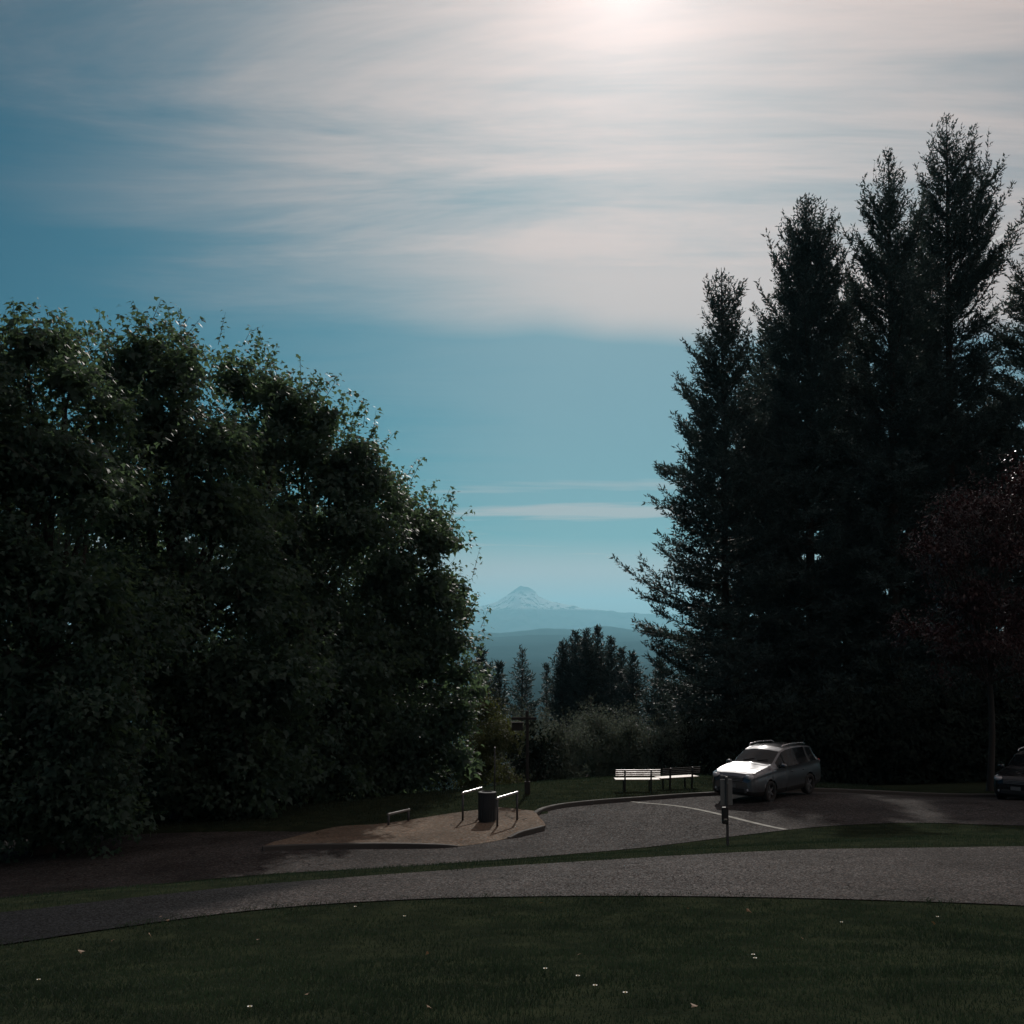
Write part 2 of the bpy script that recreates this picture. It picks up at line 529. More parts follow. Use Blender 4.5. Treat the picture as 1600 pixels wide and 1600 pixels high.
def tps_fit(p, z, lam=0.02):
    n = len(p)
    dd = np.linalg.norm(p[:, None] - p[None], axis=2)
    K = np.where(dd > 0, dd ** 2 * np.log(dd + 1e-9), 0) + lam * np.eye(n)
    A = np.zeros((n + 3, n + 3))
    A[:n, :n] = K; A[:n, n] = 1; A[:n, n + 1:] = p; A[n, :n] = 1; A[n + 1:, :n] = p.T
    return np.linalg.solve(A, np.concatenate([z, np.zeros(3)]))


TPS_P = ctrl[:, :2] / 10
TPS_W = tps_fit(TPS_P, ctrl[:, 2])


def curve_through(pts, n):
    """points evenly spread on a smooth curve through pts (any dimension)"""
    P = np.asarray(pts, float)
    P = np.vstack([2 * P[0] - P[1], P, 2 * P[-1] - P[-2]])
    out = []
    m = len(P) - 3
    for t in np.linspace(0, m, n):
        i = min(int(t), m - 1); f = t - i
        a, b, c, e = P[i], P[i + 1], P[i + 2], P[i + 3]
        out.append(.5 * (2 * b + (c - a) * f + (2 * a - 5 * b + 4 * c - e) * f * f + (3 * b - a - 3 * c + e) * f ** 3))
    return np.array(out)


# back line of the road: behind it the turf is one kerb higher
back_line = [(-30, 40.5), (-12, 38.0)] + [tuple(at(*p)[:2]) for p in
             [(520, 1299, 36.0), (608, 1289, 36.9), (700, 1277, 38.2), (780, 1268, 39.2), (838, 1276, 37.9), (850, 1268, 38.8), (870, 1263, 39.5),
              (900, 1259, 40.1), (950, 1255, 40.8), (1000, 1252, 41.3), (1060, 1248.5, 41.8), (1115, 1245, 42.2), (1200, 1241, 42.8)]] + [(16, 44), (30, 45), (60, 46)]
BX = np.array([p[0] for p in back_line]); BY = np.array([p[1] for p in back_line])


def sstep(a, b, x):
    t = np.clip((x - a) / (b - a), 0, 1)
    return t * t * (3 - 2 * t)


def vnoise(x, y, s, seed):
    """cheap smooth value noise"""
    r = rng(seed); G = r.uniform(0, 1, (64, 64))
    u, v = x * s + 100, y * s + 100
    i, j = np.floor(u).astype(int), np.floor(v).astype(int)
    fu, fv = u - i, v - j
    fu = fu * fu * (3 - 2 * fu); fv = fv * fv * (3 - 2 * fv)
    a, b, c, e = G[i % 64, j % 64], G[(i + 1) % 64, j % 64], G[i % 64, (j + 1) % 64], G[(i + 1) % 64, (j + 1) % 64]
    return (a * (1 - fu) + b * fu) * (1 - fv) + (c * (1 - fu) + e * fu) * fv


def gz0(x, y):
    x = np.asarray(x, float); y = np.asarray(y, float)
    sh = x.shape
    q = np.stack([x.ravel(), y.ravel()], 1) / 10
    out = np.zeros(len(q))
    n = len(TPS_P)
    near = np.linalg.norm(q, axis=1) < 30
    idx = np.nonzero(near)[0]
    for k in range(0, len(idx), 20000):
        s = idx[k:k + 20000]
        dd = np.linalg.norm(q[s][:, None] - TPS_P[None], axis=2)
        K = np.where(dd > 0, dd ** 2 * np.log(dd + 1e-9), 0)
        out[s] = K @ TPS_W[:n] + TPS_W[n] + q[s] @ TPS_W[n + 1:]
    r = np.linalg.norm(q, axis=1) * 10
    far = -17 - 233 * (1 - np.exp(-np.maximum(r - 140, 0) / 1300))
    w = sstep(110, 190, r)
    return (out * (1 - w) + far * w).reshape(sh)


def gz(x, y):
    x = np.asarray(x, float); y = np.asarray(y, float)
    lift = 0.10 * sstep(0.05, 0.30, y - np.interp(x, BX, BY)) * sstep(70, 55, y)
    return gz0(x, y) + lift


def g(x, y):
    return float(gz(np.array([x]), np.array([y]))[0])


# ------------------------------------------------------------------ the ground sheet
def axis(lo, hi, step, far_lo, far_hi, k=1.17):
    a = list(np.arange(lo, hi + 1e-6, step))
    s = step
    while a[-1] < far_hi:
        s *= k; a.append(min(a[-1] + s, far_hi))
    s = step
    while a[0] > far_lo:
        s *= k; a.insert(0, max(a[0] - s, far_lo))
    return np.array(a)


gx = axis(-18, 20, 0.4, -40000, 40000)
gy = axis(-4, 56, 0.3, -20000, 60000)
X, Y = np.meshgrid(gx, gy)
Z = gz(X, Y)


def grid_faces(nr, nc):
    i = np.arange(nr - 1)[:, None] * nc + np.arange(nc - 1)[None]
    return np.stack([i, i + 1, i + nc + 1, i + nc], -1).reshape(-1, 4)


go = link('ground', mesh('ground', np.stack([X, Y, Z], -1).reshape(-1, 3), grid_faces(*X.shape), M_ground, True))
tag(go, 'dark turfed hilltop falling away from the camera to the valley', kind='structure')


def strip(name, A, B, n, k, mat, off, zfun=gz0, offs=None):
    """a sheet between two smooth edges A and B that follows the ground"""
    a, b = curve_through(A, n), curve_through(B, n)
    t = np.linspace(0, 1, k)[None, :, None]
    xy = a[:, None, :2] * (1 - t) + b[:, None, :2] * t
    z = zfun(xy[..., 0], xy[..., 1]) + off
    if offs is not None:
        z = z + offs(xy[..., 0], xy[..., 1], np.broadcast_to(t[..., 0], z.shape))
    V = np.concatenate([xy, z[..., None]], -1).reshape(-1, 3)
    f = grid_faces(n, k)
    e1, e2 = V[f[0, 1]] - V[f[0, 0]], V[f[0, 3]] - V[f[0, 0]]
    if np.cross(e1, e2)[2] < 0:
        f = f[:, ::-1]
    return link(name, mesh(name, V, f, mat, True)), xy


pA = [at(*p) for p in near_edge]; pB = [at(*p) for p in far_edge]
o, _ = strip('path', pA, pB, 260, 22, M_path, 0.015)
tag(o, 'coarse grey asphalt footpath curving across the lawn', kind='structure')
rN = [np.array([-30, 20.0, 0]), np.array([-18, 24.0, 0])] + [at(*p) for p in road_near] + [np.array([20, 32.4, 0]), np.array([34, 31, 0])]
rF = [np.array([-30, 40.0, 0]), np.array([-18, 38.6, 0])] + [np.array([p[0], np.interp(p[0], BX, BY) + 0.02, 0]) for p in
      [(-9.5,), (-6, ), (-4.4,), (-2.6,), (-1.6,), (0.4,), (2.2,), (4.4,), (6.0,), (9.0,), (13.5,)]] + [np.array([20, 44.35, 0]), np.array([34, 45.1, 0])]
road, _ = strip('road', rN, rF, 200, 44, M_road, 0.012)
tag(road, 'worn grey asphalt parking road beyond the footpath', kind='structure')

# painted line across the road
lp = curve_through([at(985, 1254.5, 41.0), at(1050, 1263.5, 39.2), at(1130, 1278, 36.4), at(1228, 1297.5, 33.1)], 40)
tv = np.gradient(lp[:, :2], axis=0); tv /= np.linalg.norm(tv, axis=1)[:, None]
nv = np.stack([-tv[:, 1], tv[:, 0]], 1) * 0.075
V = []
for p_, q_ in zip(lp, nv):
    for s in (-1, 1):
        xy = p_[:2] + s * q_
        V.append([xy[0], xy[1], float(gz0(xy[0], xy[1])) + 0.018])
o = link('painted_line', mesh('painted_line', np.array(V), grid_faces(40, 2)[:, ::-1], M_paint), road)

# plaza: raised pavement with dropped kerb ramps
front = [(*at(px, py, y)[:2], h) for px, py, y, h in  # left end cut at the tree shade; darker ground stands in for shaded paving
         [(410, 1328, 31.8, .11), (500, 1322.5, 32.3, .11), (600, 1320, 32.6, .11), (680, 1322, 32.6, .08), (715, 1322.5, 32.7, .012), (760, 1316, 33.3, .008),
          (795, 1310, 34.0, .02), (815, 1306, 34.4, .11), (848, 1297.5, 35.2, .11), (852, 1290, 36.0, .01), (848, 1283, 36.8, .01), (838, 1276, 37.8, .06)]]
back = [(-6.5, 32.7)] + [(p[0], np.interp(p[0], BX, BY) + 0.22) for p in
        [(-5.4,), (-4.2,), (-3.0,), (-2.2,), (-1.6,), (-1.0,), (-.5,), (-.1,), (.3,), (.6,), (.75,)]]
fc = curve_through([(x, y, h) for x, y, h in front], 160)
bc = curve_through([(x, y, .11) for x, y in back], 160)
t = np.linspace(0, 1, 26)
xy = fc[:, None, :2] * (1 - t[None, :, None]) + bc[:, None, :2] * t[None, :, None]
dist = np.linalg.norm(xy - fc[:, None, :2], axis=2)
hh = fc[:, None, 2] + (.11 - fc[:, None, 2]) * sstep(0, 0.9, dist)
V = np.concatenate([xy, (gz0(xy[..., 0], xy[..., 1]) + 0.012 + hh)[..., None]], -1).reshape(-1, 3)
f = grid_faces(160, 26)[:, ::-1]
e1, e2 = V[f[50, 1]] - V[f[50, 0]], V[f[50, 3]] - V[f[50, 0]]
if np.cross(e1, e2)[2] < 0: f = f[:, ::-1]
o = link('pavement', mesh('pavement', V, f, M_plaza, True))
tag(o, 'tan concrete pavement with bike racks and bin', kind='structure')


def kerb(pts, label, w=0.15):
    """kerb through (x, y, height) points"""
    c = curve_through(pts, max(24, len(pts) * 10))
    tv = np.gradient(c[:, :2], axis=0); tv /= np.linalg.norm(tv, axis=1)[:, None]
    nv = np.stack([-tv[:, 1], tv[:, 0]], 1)
    V = []
    for p, q in zip(c, nv):
        z = float(gz0(p[0], p[1])) + .012
        h = max(p[2], 0.006) + .008
        for off, zz_ in ((-w / 2, -.15), (-w / 2, h - .02), (-w / 2 + .02, h), (w / 2 - .02, h), (w / 2, h - .02), (w / 2, -.15)):
            V.append([p[0] + q[0] * off, p[1] + q[1] * off, z + zz_])
    n = len(c)
    f = grid_faces(n, 6)
    caps = np.array([[0, 1, 2, 3, 4, 5][::-1], list(range((n - 1) * 6, n * 6))])
    o = link('kerb', mesh('kerb', np.array(V), [f, caps], M_kerb))
    tag(o, label, kind='structure')


kerb([(x, y, h + .01) for x, y, h in front[:5]], 'long curved concrete kerb along the front of the tan pavement')
kerb([(x, y, h + .01) for x, y, h in front[6:9]], 'short kerb stub at the corner of the tan pavement')
kerb([(*at(px, py, y)[:2], h) for px, py, y, h in [(833, 1277, 37.6, .05), (838, 1274, 38.0, .12), (850, 1268, 38.8, .12), (870, 1263, 39.5, .12), (900, 1259, 40.1, .12),
      (950, 1255, 40.8, .12), (1000, 1252, 41.3, .12), (1060, 1248.5, 41.8, .12), (1115, 1245, 42.2, .12), (1200, 1241, 42.8, .12)]] + [(16, 44, .12), (30, 45, .12)],
     'long concrete kerb between the road and the lawn with benches')


# ------------------------------------------------------------------ grass
def blades(name, xy, h, w, seed, label, lean=0.5):
    r = rng(seed)
    n = len(xy)
    z = gz(xy[:, 0], xy[:, 1])
    az = r.uniform(0, 2 * np.pi, n)
    hh = h * r.uniform(.45, 1.25, n)
    ww = w * r.uniform(.7, 1.4, n)
    la = r.uniform(0, 2 * np.pi, n)
    ln = lean * hh * r.uniform(.2, 1.3, n)
    side = np.stack([np.cos(az), np.sin(az), np.zeros(n)], 1) * ww[:, None] / 2
    base_ = np.stack([xy[:, 0], xy[:, 1], z - .01], 1)
    bend = np.stack([np.cos(la) * ln, np.sin(la) * ln, np.zeros(n)], 1)
    up = np.zeros((n, 3)); up[:, 2] = hh
    V = np.stack([base_ - side, base_ + side, base_ + bend * .35 + up * .6 + side * .7, base_ + bend * .35 + up * .6 - side * .7, base_ + bend + up], 1).reshape(-1, 3)
    i = np.arange(n) * 5
    Q = np.stack([i, i + 1, i + 2, i + 3], 1)
    T = np.stack([i + 3, i + 2, i + 4], 1)
    rn = np.repeat(np.clip(r.normal(.4, .25, n), 0, 1), 5)
    o = link(name, mesh(name, V, [Q, T], M_grass, False, attr=rn))
    tag(o, label, 'grass', kind='stuff')


NX = np.array([p[0] for p in pA]); NY = np.array([p[1] for p in pA])
FX = np.array([p[0] for p in pB]); FY = np.array([p[1] for p in pB])
RX = np.array([p[0] for p in rN]); RY = np.array([p[1] for p in rN])


def scatter(n, x0, x1, y0, y1, seed, keep):
    r = rng(seed)
    xy = np.stack([r.uniform(x0, x1, n), r.uniform(y0, y1, n)], 1)
    return xy[keep(xy[:, 0], xy[:, 1], r)]


def keep_front(x, y, r):
    lim = np.interp(x, NX, NY) + vnoise(x, y, 2.5, 3) * .26 + vnoise(x, y, 9.0, 13) * .14 + .01
    wide = np.abs(x) < .47 * y + .9
    dens = np.clip(9.0 / y, .38, 1.0) ** 1.3 * (.55 + .6 * vnoise(x, y, 1.1, 4)) * (.5 + .7 * vnoise(x, y, 4.0, 9))
    return (y < lim) & wide & (r.uniform(0, 1, len(x)) < dens)


xy = scatter(360000, -9.5, 9.5, 5.2, 17.6, 11, keep_front)
hv = .03 + .045 * vnoise(xy[:, 0], xy[:, 1], 1.7, 5)
blades('lawn_grass', xy, hv, .0045 + .00035 * xy[:, 1], 12, 'short dark lawn grass in the foreground', .7)


def keep_strip(x, y, r):
    a = np.interp(x, FX, FY) - vnoise(x, y, 2.2, 6) * .3 - vnoise(x, y, 8.0, 16) * .2 + .08
    b = np.interp(x, RX, RY) + vnoise(x, y, 1.5, 7) * .5 - .2
    return (y > a) & (y < b) & (r.uniform(0, 1, len(x)) < np.where(y < a + 1.2, 1.0, .5))


xy = scatter(130000, -11, 16, 14, 35, 13, keep_strip)
blades('verge_grass', xy, (.03 + .05 * vnoise(xy[:, 0], xy[:, 1], 1.2, 8)), .010, 14, 'grass verge between the footpath and the road')


def keep_far(x, y, r):
    return (y > np.interp(x, BX, BY) + .16) & (x < 15)


xy = scatter(42000, -12, 15, 37, 56, 15, keep_far)
blades('bank_grass', xy, .05 + .04 * vnoise(xy[:, 0], xy[:, 1], 1.0, 8), .02, 16, 'lawn beyond the road around the benches')


# ------------------------------------------------------------------ far land
def far_mat(name, a, b, scale, c=None):
    m, nt, bs = material(name)
    co = nt.n('ShaderNodeTexCoord').outputs['Object']
    f = nt.noise(co, scale, 8, 0.65)
    col = nt.mix(nt.ramp(f, 0.4, 0.62), a, b)
    if c is not None:
        x, y, z = nt.sep(co)
        f2 = nt.noise(co, scale * 3, 7, 0.7, 0.4)
        band = nt.m('MULTIPLY', nt.ramp(z, 570.0, 690.0), nt.ramp(z, 1270.0, 1040.0))
        col = nt.mix(nt.m('MULTIPLY', band, nt.ramp(f2, 0.42, 0.48)), col, c)
    nt.put(bs.inputs['Base Color'], col)
    bs.inputs['Roughness'].default_value = 1.0
    bs.inputs['Specular IOR Level'].default_value = 0.0
    return m


M_hill = far_mat('forested hills', (0.008, 0.013, 0.011), (0.018, 0.023, 0.020), 0.0012)
M_mtn = far_mat('mountain rock and snow', (0.05, 0.05, 0.055), (0.11, 0.11, 0.12), 0.0012, (0.85, 0.85, 0.86))

# ridge of hills
HY = 20000.0
hl = [(300, 984), (500, 988), (640, 982), (737, 986), (777, 990), (810, 986), (850, 982), (880, 982), (900, 985), (930, 979), (950, 978), (975, 982), (1005, 987), (1100, 984), (1300, 988), (1500, 982)]
hx = np.array([at(p[0], p[1], HY)[0] for p in hl]); hz = np.array([at(p[0], p[1], HY)[2] for p in hl])
xs = np.linspace(-20000, 20000, 300)
ts = np.concatenate([np.linspace(0, 1, 60), np.linspace(1.02, 1.5, 16)])
Xh = np.repeat(xs[None], len(ts), 0)
Yh = 4200 + (HY - 4200) * ts[:, None] + 0 * Xh
ridge = np.interp(xs, hx, hz)
fr = np.where(ts < 1, ts ** 2.2, np.maximum(0, 1 - (ts - 1) * 2.0))
bump = (vnoise(Xh, Yh, 1 / 2600, 21) - .5) * 170 + (vnoise(Xh, Yh, 1 / 900, 22) - .5) * 60
Zh = -262 + (ridge[None] + 262) * fr[:, None] + bump * (1 - np.clip(ts[:, None], 0, 1) ** 6) * np.clip(ts[:, None] * 4, 0, 1) * (ts[:, None] < 1)
Zh += (vnoise(Xh, Yh, 1 / 260, 23) - .5) * 16
o = link('hills', mesh('hills', np.stack([Xh, Yh, Zh], -1).reshape(-1, 3), grid_faces(*Xh.shape), M_hill, True))
tag(o, 'long blue forested ridge of hills below the mountain', kind='structure')

# the snow-streaked peak
MY = 36000.0
ml = [(300, 968), (500, 962), (640, 960), (700, 958), (722, 955), (742, 949), (760, 946), (776, 941), (795, 928), (808, 918), (814, 914), (818, 915.5), (826, 918.5), (833, 921), (837, 924), (841, 932),
      (852, 936), (870, 941), (895, 946), (912, 951), (940, 953), (975, 957), (1050, 960), (1200, 964), (1500, 968)]
mx_ = np.array([at(p[0], p[1], MY)[0] for p in ml]); mz_ = np.array([at(p[0], p[1], MY)[2] for p in ml])
xs = np.linspace(-9800, 14000, 521)
ys = np.linspace(-1, 1, 61)
prof = np.interp(xs, mx_, mz_)
Xm = np.repeat(xs[None], len(ys), 0)
Ym = MY + ys[:, None] * 6000 + 0 * Xm
fall = np.abs(ys[:, None])
rn = (vnoise(Xm, Ym, 1 / 650, 31) - .5) * 190 + (vnoise(Xm, Ym, 1 / 260, 32) - .5) * 110 - 60
Zm = -255 + (prof[None] + 255) * (1 - fall) ** 1.5 + rn * np.sin(np.pi * np.clip(fall, 0, 1)) + (vnoise(Xm, Ym, 1 / 170, 33) - .5) * 40
o = link('mountain', mesh('mountain', np.stack([Xm, Ym, Zm], -1).reshape(-1, 3), grid_faces(*Xm.shape), M_mtn, False))
tag(o, 'pale snow streaked volcanic peak on the horizon', kind='structure')

# ------------------------------------------------------------------ haze
hb = MB().box((0, 20000, 640), (81000, 81000, 1820))
M_haze = bpy.data.materials.new('haze')
M_haze.use_nodes = True
M_haze.node_tree.nodes.clear()
hn = NT(M_haze.node_tree)
ho = hn.n('ShaderNodeOutputMaterial')
pv = hn.n('ShaderNodeVolumePrincipled')
pv.inputs['Color'].default_value = (0.35, 0.77, 0.96, 1)
pv.inputs['Density'].default_value = 3.7e-5
pv.inputs['Anisotropy'].default_value = 0.55
M_haze.node_tree.links.new(pv.outputs[0], ho.inputs['Volume'])
o = hb.obj('haze', M_haze)
tag(o, 'thin blue summer haze over the valley', kind='stuff')


# ------------------------------------------------------------------ broadleaf trees
LEAF_V = np.array([[0, 0, 0], [.50, .26, -.13], [.21, .50, -.10], [0, 1.05, -.20], [-.21, .50, -.10], [-.50, .26, -.13]])
LEAF_T = np.array([[0, 1, 2, 3], [0, 3, 4, 5]])
NEEDLE_V = np.array([[-.22, .06, 0], [.22, .06, 0], [0, 1, -.06]])
NEEDLE_T = np.array([[0, 1, 2]])
KITE_V = np.array([[0, 0, 0], [.22, .42, -.05], [0, 1, -.12], [-.22, .42, -.05]])
KITE_T = np.array([[0, 1, 2, 3]])


def place_leaves(tv, tf, pos, tip, nrm, size):
    """copies of a leaf template: tip = direction of the leaf, nrm = rough normal"""
    tip = tip / (np.linalg.norm(tip, axis=1)[:, None] + 1e-9)
    x = np.cross(tip, nrm); x /= np.linalg.norm(x, axis=1)[:, None] + 1e-9
    z = np.cross(x, tip)
    V = pos[:, None, :] + size[:, None, None] * (tv[None, :, 0:1] * x[:, None] + tv[None, :, 1:2] * tip[:, None] + tv[None, :, 2:3] * z[:, None])
    n, k = len(pos), len(tv)
    Fc = (tf[None] + (np.arange(n) * k)[:, None, None]).reshape(-1, tf.shape[1])
    return V.reshape(-1, 3), Fc


def crown_leaves(lobes, per_m2, size, seed, maple=True, cl=12, spread=.24, sprigs=0, sprig_len=.8):
    """leaves gathered in clumps through the outer half of each lobe, and loose sprigs past the outline"""
    r = rng(seed)
    P_, C_, I_, K_ = [], [], [], []
    sp = []
    for (c, rad) in lobes:
        c = np.asarray(c)
        n = max(6, int(per_m2 * 4 * np.pi * rad * rad / cl))
        ns_ = max(6, int(9 + 5 * rad))                       # boughs: smaller round masses on the lobe
        sd_ = r.normal(size=(ns_, 3)); sd_ /= np.linalg.norm(sd_, axis=1)[:, None]
        sr_ = rad * r.uniform(.26, .50, ns_)
        sc_ = c + sd_ * (rad * r.uniform(.62, .98, ns_))[:, None]
        pick = r.choice(ns_, n, p=sr_ ** 2 / (sr_ ** 2).sum())
        dr = r.normal(size=(n, 3)); dr /= np.linalg.norm(dr, axis=1)[:, None]
        rr = sr_[pick] * np.clip(1 - np.abs(r.normal(0, .25, n)), .2, 1.1)
        cc = sc_[pick] + dr * rr[:, None] * np.array([1, 1, .85])
        inner = r.uniform(0, 1, n) < .34
        cc = np.where(inner[:, None], c + dr * rad * r.uniform(.1, .55, n)[:, None], cc)
        dr = dr * .6 + sd_[pick] * .6; dr /= np.linalg.norm(dr, axis=1)[:, None] + 1e-9
        pos = cc[:, None] + r.normal(0, spread, (n, cl, 3)) * np.array([1, 1, .6])
        P_.append(pos.reshape(-1, 3)); C_.append(np.repeat(dr, cl, 0)); I_.append(np.repeat(inner, cl)); K_.append(np.repeat(r.uniform(0, 1, n), cl))
        k = int(sprigs * rad * rad)
        if k:
            dr = r.normal(size=(k, 3)); dr[:, 2] = np.abs(dr[:, 2]) * 1.0 + .1; dr /= np.linalg.norm(dr, axis=1)[:, None]
            st = sc_[(kk := r.integers(0, ns_, k))] + dr * (sr_[kk] * .9)[:, None]
            up = dr * .6 + np.array([0, 0, .7]) + r.normal(0, .25, (k, 3))
            up /= np.linalg.norm(up, axis=1)[:, None]
            ln = sprig_len * r.uniform(.4, 1.25, k)
            s = np.linspace(.1, 1.02, 15)
            q = st[:, None] + up[:, None] * (ln[:, None] * s)[..., None] + r.normal(0, .08, (k, 15, 3))
            P_.append(q.reshape(-1, 3)); C_.append(np.repeat(dr, 15, 0)); I_.append(np.zeros(k * 15, bool)); K_.append(np.repeat(r.uniform(.3, 1, k), 15))
            sp.append((st, up, ln))
    pos = np.concatenate(P_); out = np.concatenate(C_)
    n = len(pos)
    tip = out * np.array([1, 1, .3]) * r.uniform(.3, 1, n)[:, None] + r.normal(0, .45, (n, 3)) + np.array([0, 0, -.45])
    nrm = np.array([0, 0, 1.0]) + out * .5 + r.normal(0, .38, (n, 3))
    sz = size * r.uniform(.6, 1.25, n)
    sz = np.where(np.concatenate(I_), sz * 1.7, sz)
    tv, tf = (LEAF_V, LEAF_T) if maple else (KITE_V, KITE_T)
    V, Fc = place_leaves(tv, tf, pos, tip, nrm, sz)
    return V, Fc, np.repeat(np.clip(np.concatenate(K_) * .75 + r.normal(.12, .16, n), 0, 1), len(tv)), sp


def limb(mb, a, b, r0, r1, seed, n=6, sag=.06):
    r = rng(seed)
    a, b = np.asarray(a, float), np.asarray(b, float)
    L = np.linalg.norm(b - a)
    t = np.linspace(0, 1, 7)[:, None]
    p = a + (b - a) * t + r.normal(0, sag * L * .5, (7, 3)) * (np.sin(np.pi * t))
    p[:, 2] += np.sin(np.pi * t[:, 0]) * L * .05
    mb.tube(p, np.linspace(r0, r1, 7), n, caps=False)


def broadleaf(name, label, cat, base_xy, lobes_px, dist, mat, size, per_m2, seed, maple=True, trunk_r=.25, group=None,
              sprigs=3.0, depth=None, bark=None, cl=12, spread=.24, extra=True, sprig_len=.8):
    """lobes_px: (px, py, radius px[, dist]) seen from the camera; they become round masses in the crown"""
    r = rng(seed)
    bx_, by_ = base_xy
    bz_ = g(bx_, by_)
    base_ = np.array([bx_, by_, bz_])
    lobes = []
    for L in lobes_px:
        dd = L[3] if len(L) > 3 else dist
        c = at(L[0], L[1], dd)
        rad = L[2] * dd / F
        lobes.append((c, rad))
        if extra:                               # the crown is as deep as it is wide
            dp = depth or 3.0
            lobes.append((c + np.array([r.normal(0, .4), dp * r.uniform(.5, 1.0), r.normal(-.2, .4)]), rad * r.uniform(.85, 1.0)))
    e = thing(name, label, cat, base_, 0, group)
    tops = np.array([c for c, _ in lobes])
    mb = MB()
    fork = base_ + np.array([0, 0, max(1.2, (tops[:, 2].max() - bz_) * .35)])
    tp = np.array([base_ + (fork - base_) * t_ + np.array([math.sin(3 * t_ + seed) * .12, 0, 0]) for t_ in np.linspace(-.08, 1, 8)])
    mb.tube(tp, trunk_r * np.array([1.5, 1.15, 1, .95, .92, .88, .84, .8]), 10, caps=False)
    for i, (c, rad) in enumerate(lobes):
        lb = MB()
        limb(lb, fork if c[2] > fork[2] else base_ + (fork - base_) * .7, c, trunk_r * .42, .03, seed * 7 + i, 5)
        lb.V = [v - base_ for v in lb.V]
        lb.obj('limb', bark or M_bark, e, True)
    tw_ = MB()
    V, Fc, rn, sp = crown_leaves(lobes, per_m2, size, seed + 1, maple, cl, spread, sprigs, sprig_len)
    for st, up, ln in sp:
        for s_, u_, l_ in zip(st, up, ln):
            tw_.tube(np.array([s_, s_ + u_ * l_ * .5, s_ + u_ * l_]), [.014, .010, .004], 3, caps=False)
    mb.V = [v - base_ for v in mb.V]
    mb.obj('trunk', bark or M_bark, e, True)
    fs, fm = [Fc], np.zeros(len(Fc), int)
    if tw_.n:
        tq = np.concatenate(tw_.Q)
        fs.append(tq + len(V)); fm = np.concatenate([fm, np.ones(len(tq), int)])
        V = np.concatenate([V, *tw_.V]); rn = np.concatenate([rn, np.zeros(tw_.n)])
    if Fc.shape[1] == 4 and len(fs) == 2: fs = [np.concatenate(fs)]
    link('crown', mesh('crown', V - base_, fs, [mat, bark or M_bark], False, fmat=fm, attr=rn), e)
    return e


TREES_L = 'big maples massed along the left side of the road'
broadleaf('maple_tree', 'nearest and leftmost big maple, cut by the left edge', 'tree', (-13.5, 34.5),
          [(-70, 575, 105), (45, 535, 70), (112, 590, 58), (20, 690, 120), (-120, 720, 150), (125, 745, 95), (0, 880, 140), (130, 930, 110), (-110, 990, 150), (40, 1080, 120),
           (160, 1100, 90), (-60, 1180, 110), (110, 1200, 90), (30, 1270, 75), (160, 1265, 65), (-80, 1290, 80)],
          33, M_maple, .18, 46, 101, True, .32, TREES_L, 3.5, sprig_len=1.1)
broadleaf('maple_tree', 'tall round-topped big maple just right of the leftmost one', 'tree', (-11.5, 41.5),
          [(228, 548, 66), (172, 575, 50), (285, 585, 62), (240, 670, 100), (345, 690, 60), (180, 770, 100), (325, 790, 100), (240, 920, 120), (380, 920, 95), (200, 1070, 110),
           (340, 1060, 105), (430, 1060, 80), (260, 1180, 90), (390, 1175, 90), (210, 1235, 60), (310, 1240, 60), (410, 1230, 55)],
          40, M_maple, .195, 40, 102, True, .32, TREES_L, 3.5, sprig_len=1.1)
broadleaf('maple_tree', 'big maple with a sloping crown between the tall one and the lowest', 'tree', (-8.5, 49.0),
          [(372, 588, 52), (435, 620, 58), (495, 650, 60), (400, 700, 85), (520, 735, 72), (560, 705, 40), (450, 830, 105), (555, 820, 75), (480, 950, 105), (597, 752, 36), (420, 1070, 105),
           (540, 1070, 100), (480, 1170, 80), (440, 1220, 50), (530, 1215, 50), (370, 1215, 45)],
          46, M_maple, .20, 39, 103, True, .3, TREES_L, 3.5, sprig_len=1.1)
broadleaf('maple_tree', 'lowest big maple, its leafy edge beside the mountain view', 'tree', (-6.2, 53.5),
          [(622, 790, 48), (660, 832, 48), (690, 845, 32), (600, 890, 85), (670, 920, 52), (693, 935, 26), (645, 1020, 80), (705, 1000, 34), (560, 1000, 90), (718, 1050, 34),
           (620, 1140, 75), (690, 1130, 55), (560, 1150, 90), (650, 1200, 50), (715, 1110, 32), (718, 1185, 30), (600, 1215, 40)],
          50, M_maple, .20, 42, 104, True, .28, TREES_L, 3.5, sprig_len=1.1)

broadleaf('broadleaf_tree', 'dim tree filling the gaps behind the leftmost and tall maples', 'tree', (-15.5, 58), [(60, 720, 120), (60, 900, 140), (180, 880, 110), (90, 1080, 140), (200, 1060, 110), (120, 1190, 90), (-40, 1150, 110)],
          57, M_maple, .34, 9, 121, True, .3, TREES_L, 0.5, 2.5)
broadleaf('broadleaf_tree', 'dim tree filling the gaps behind the tall and sloping maples', 'tree', (-11.5, 62), [(330, 780, 90), (300, 920, 110), (410, 900, 100), (320, 1080, 120), (440, 1060, 100), (340, 1180, 90), (460, 1180, 80)],
          60, M_maple, .34, 9, 122, True, .3, TREES_L, 0.5, 2.5)
broadleaf('broadleaf_tree', 'dim tree filling the gaps behind the lowest maple', 'tree', (-7.0, 64), [(530, 860, 70), (590, 900, 60), (540, 1000, 100), (630, 980, 70), (560, 1110, 90), (660, 1080, 60), (600, 1190, 70)],
          62, M_maple, .34, 10, 123, True, .3, TREES_L, 0.5, 2.5)

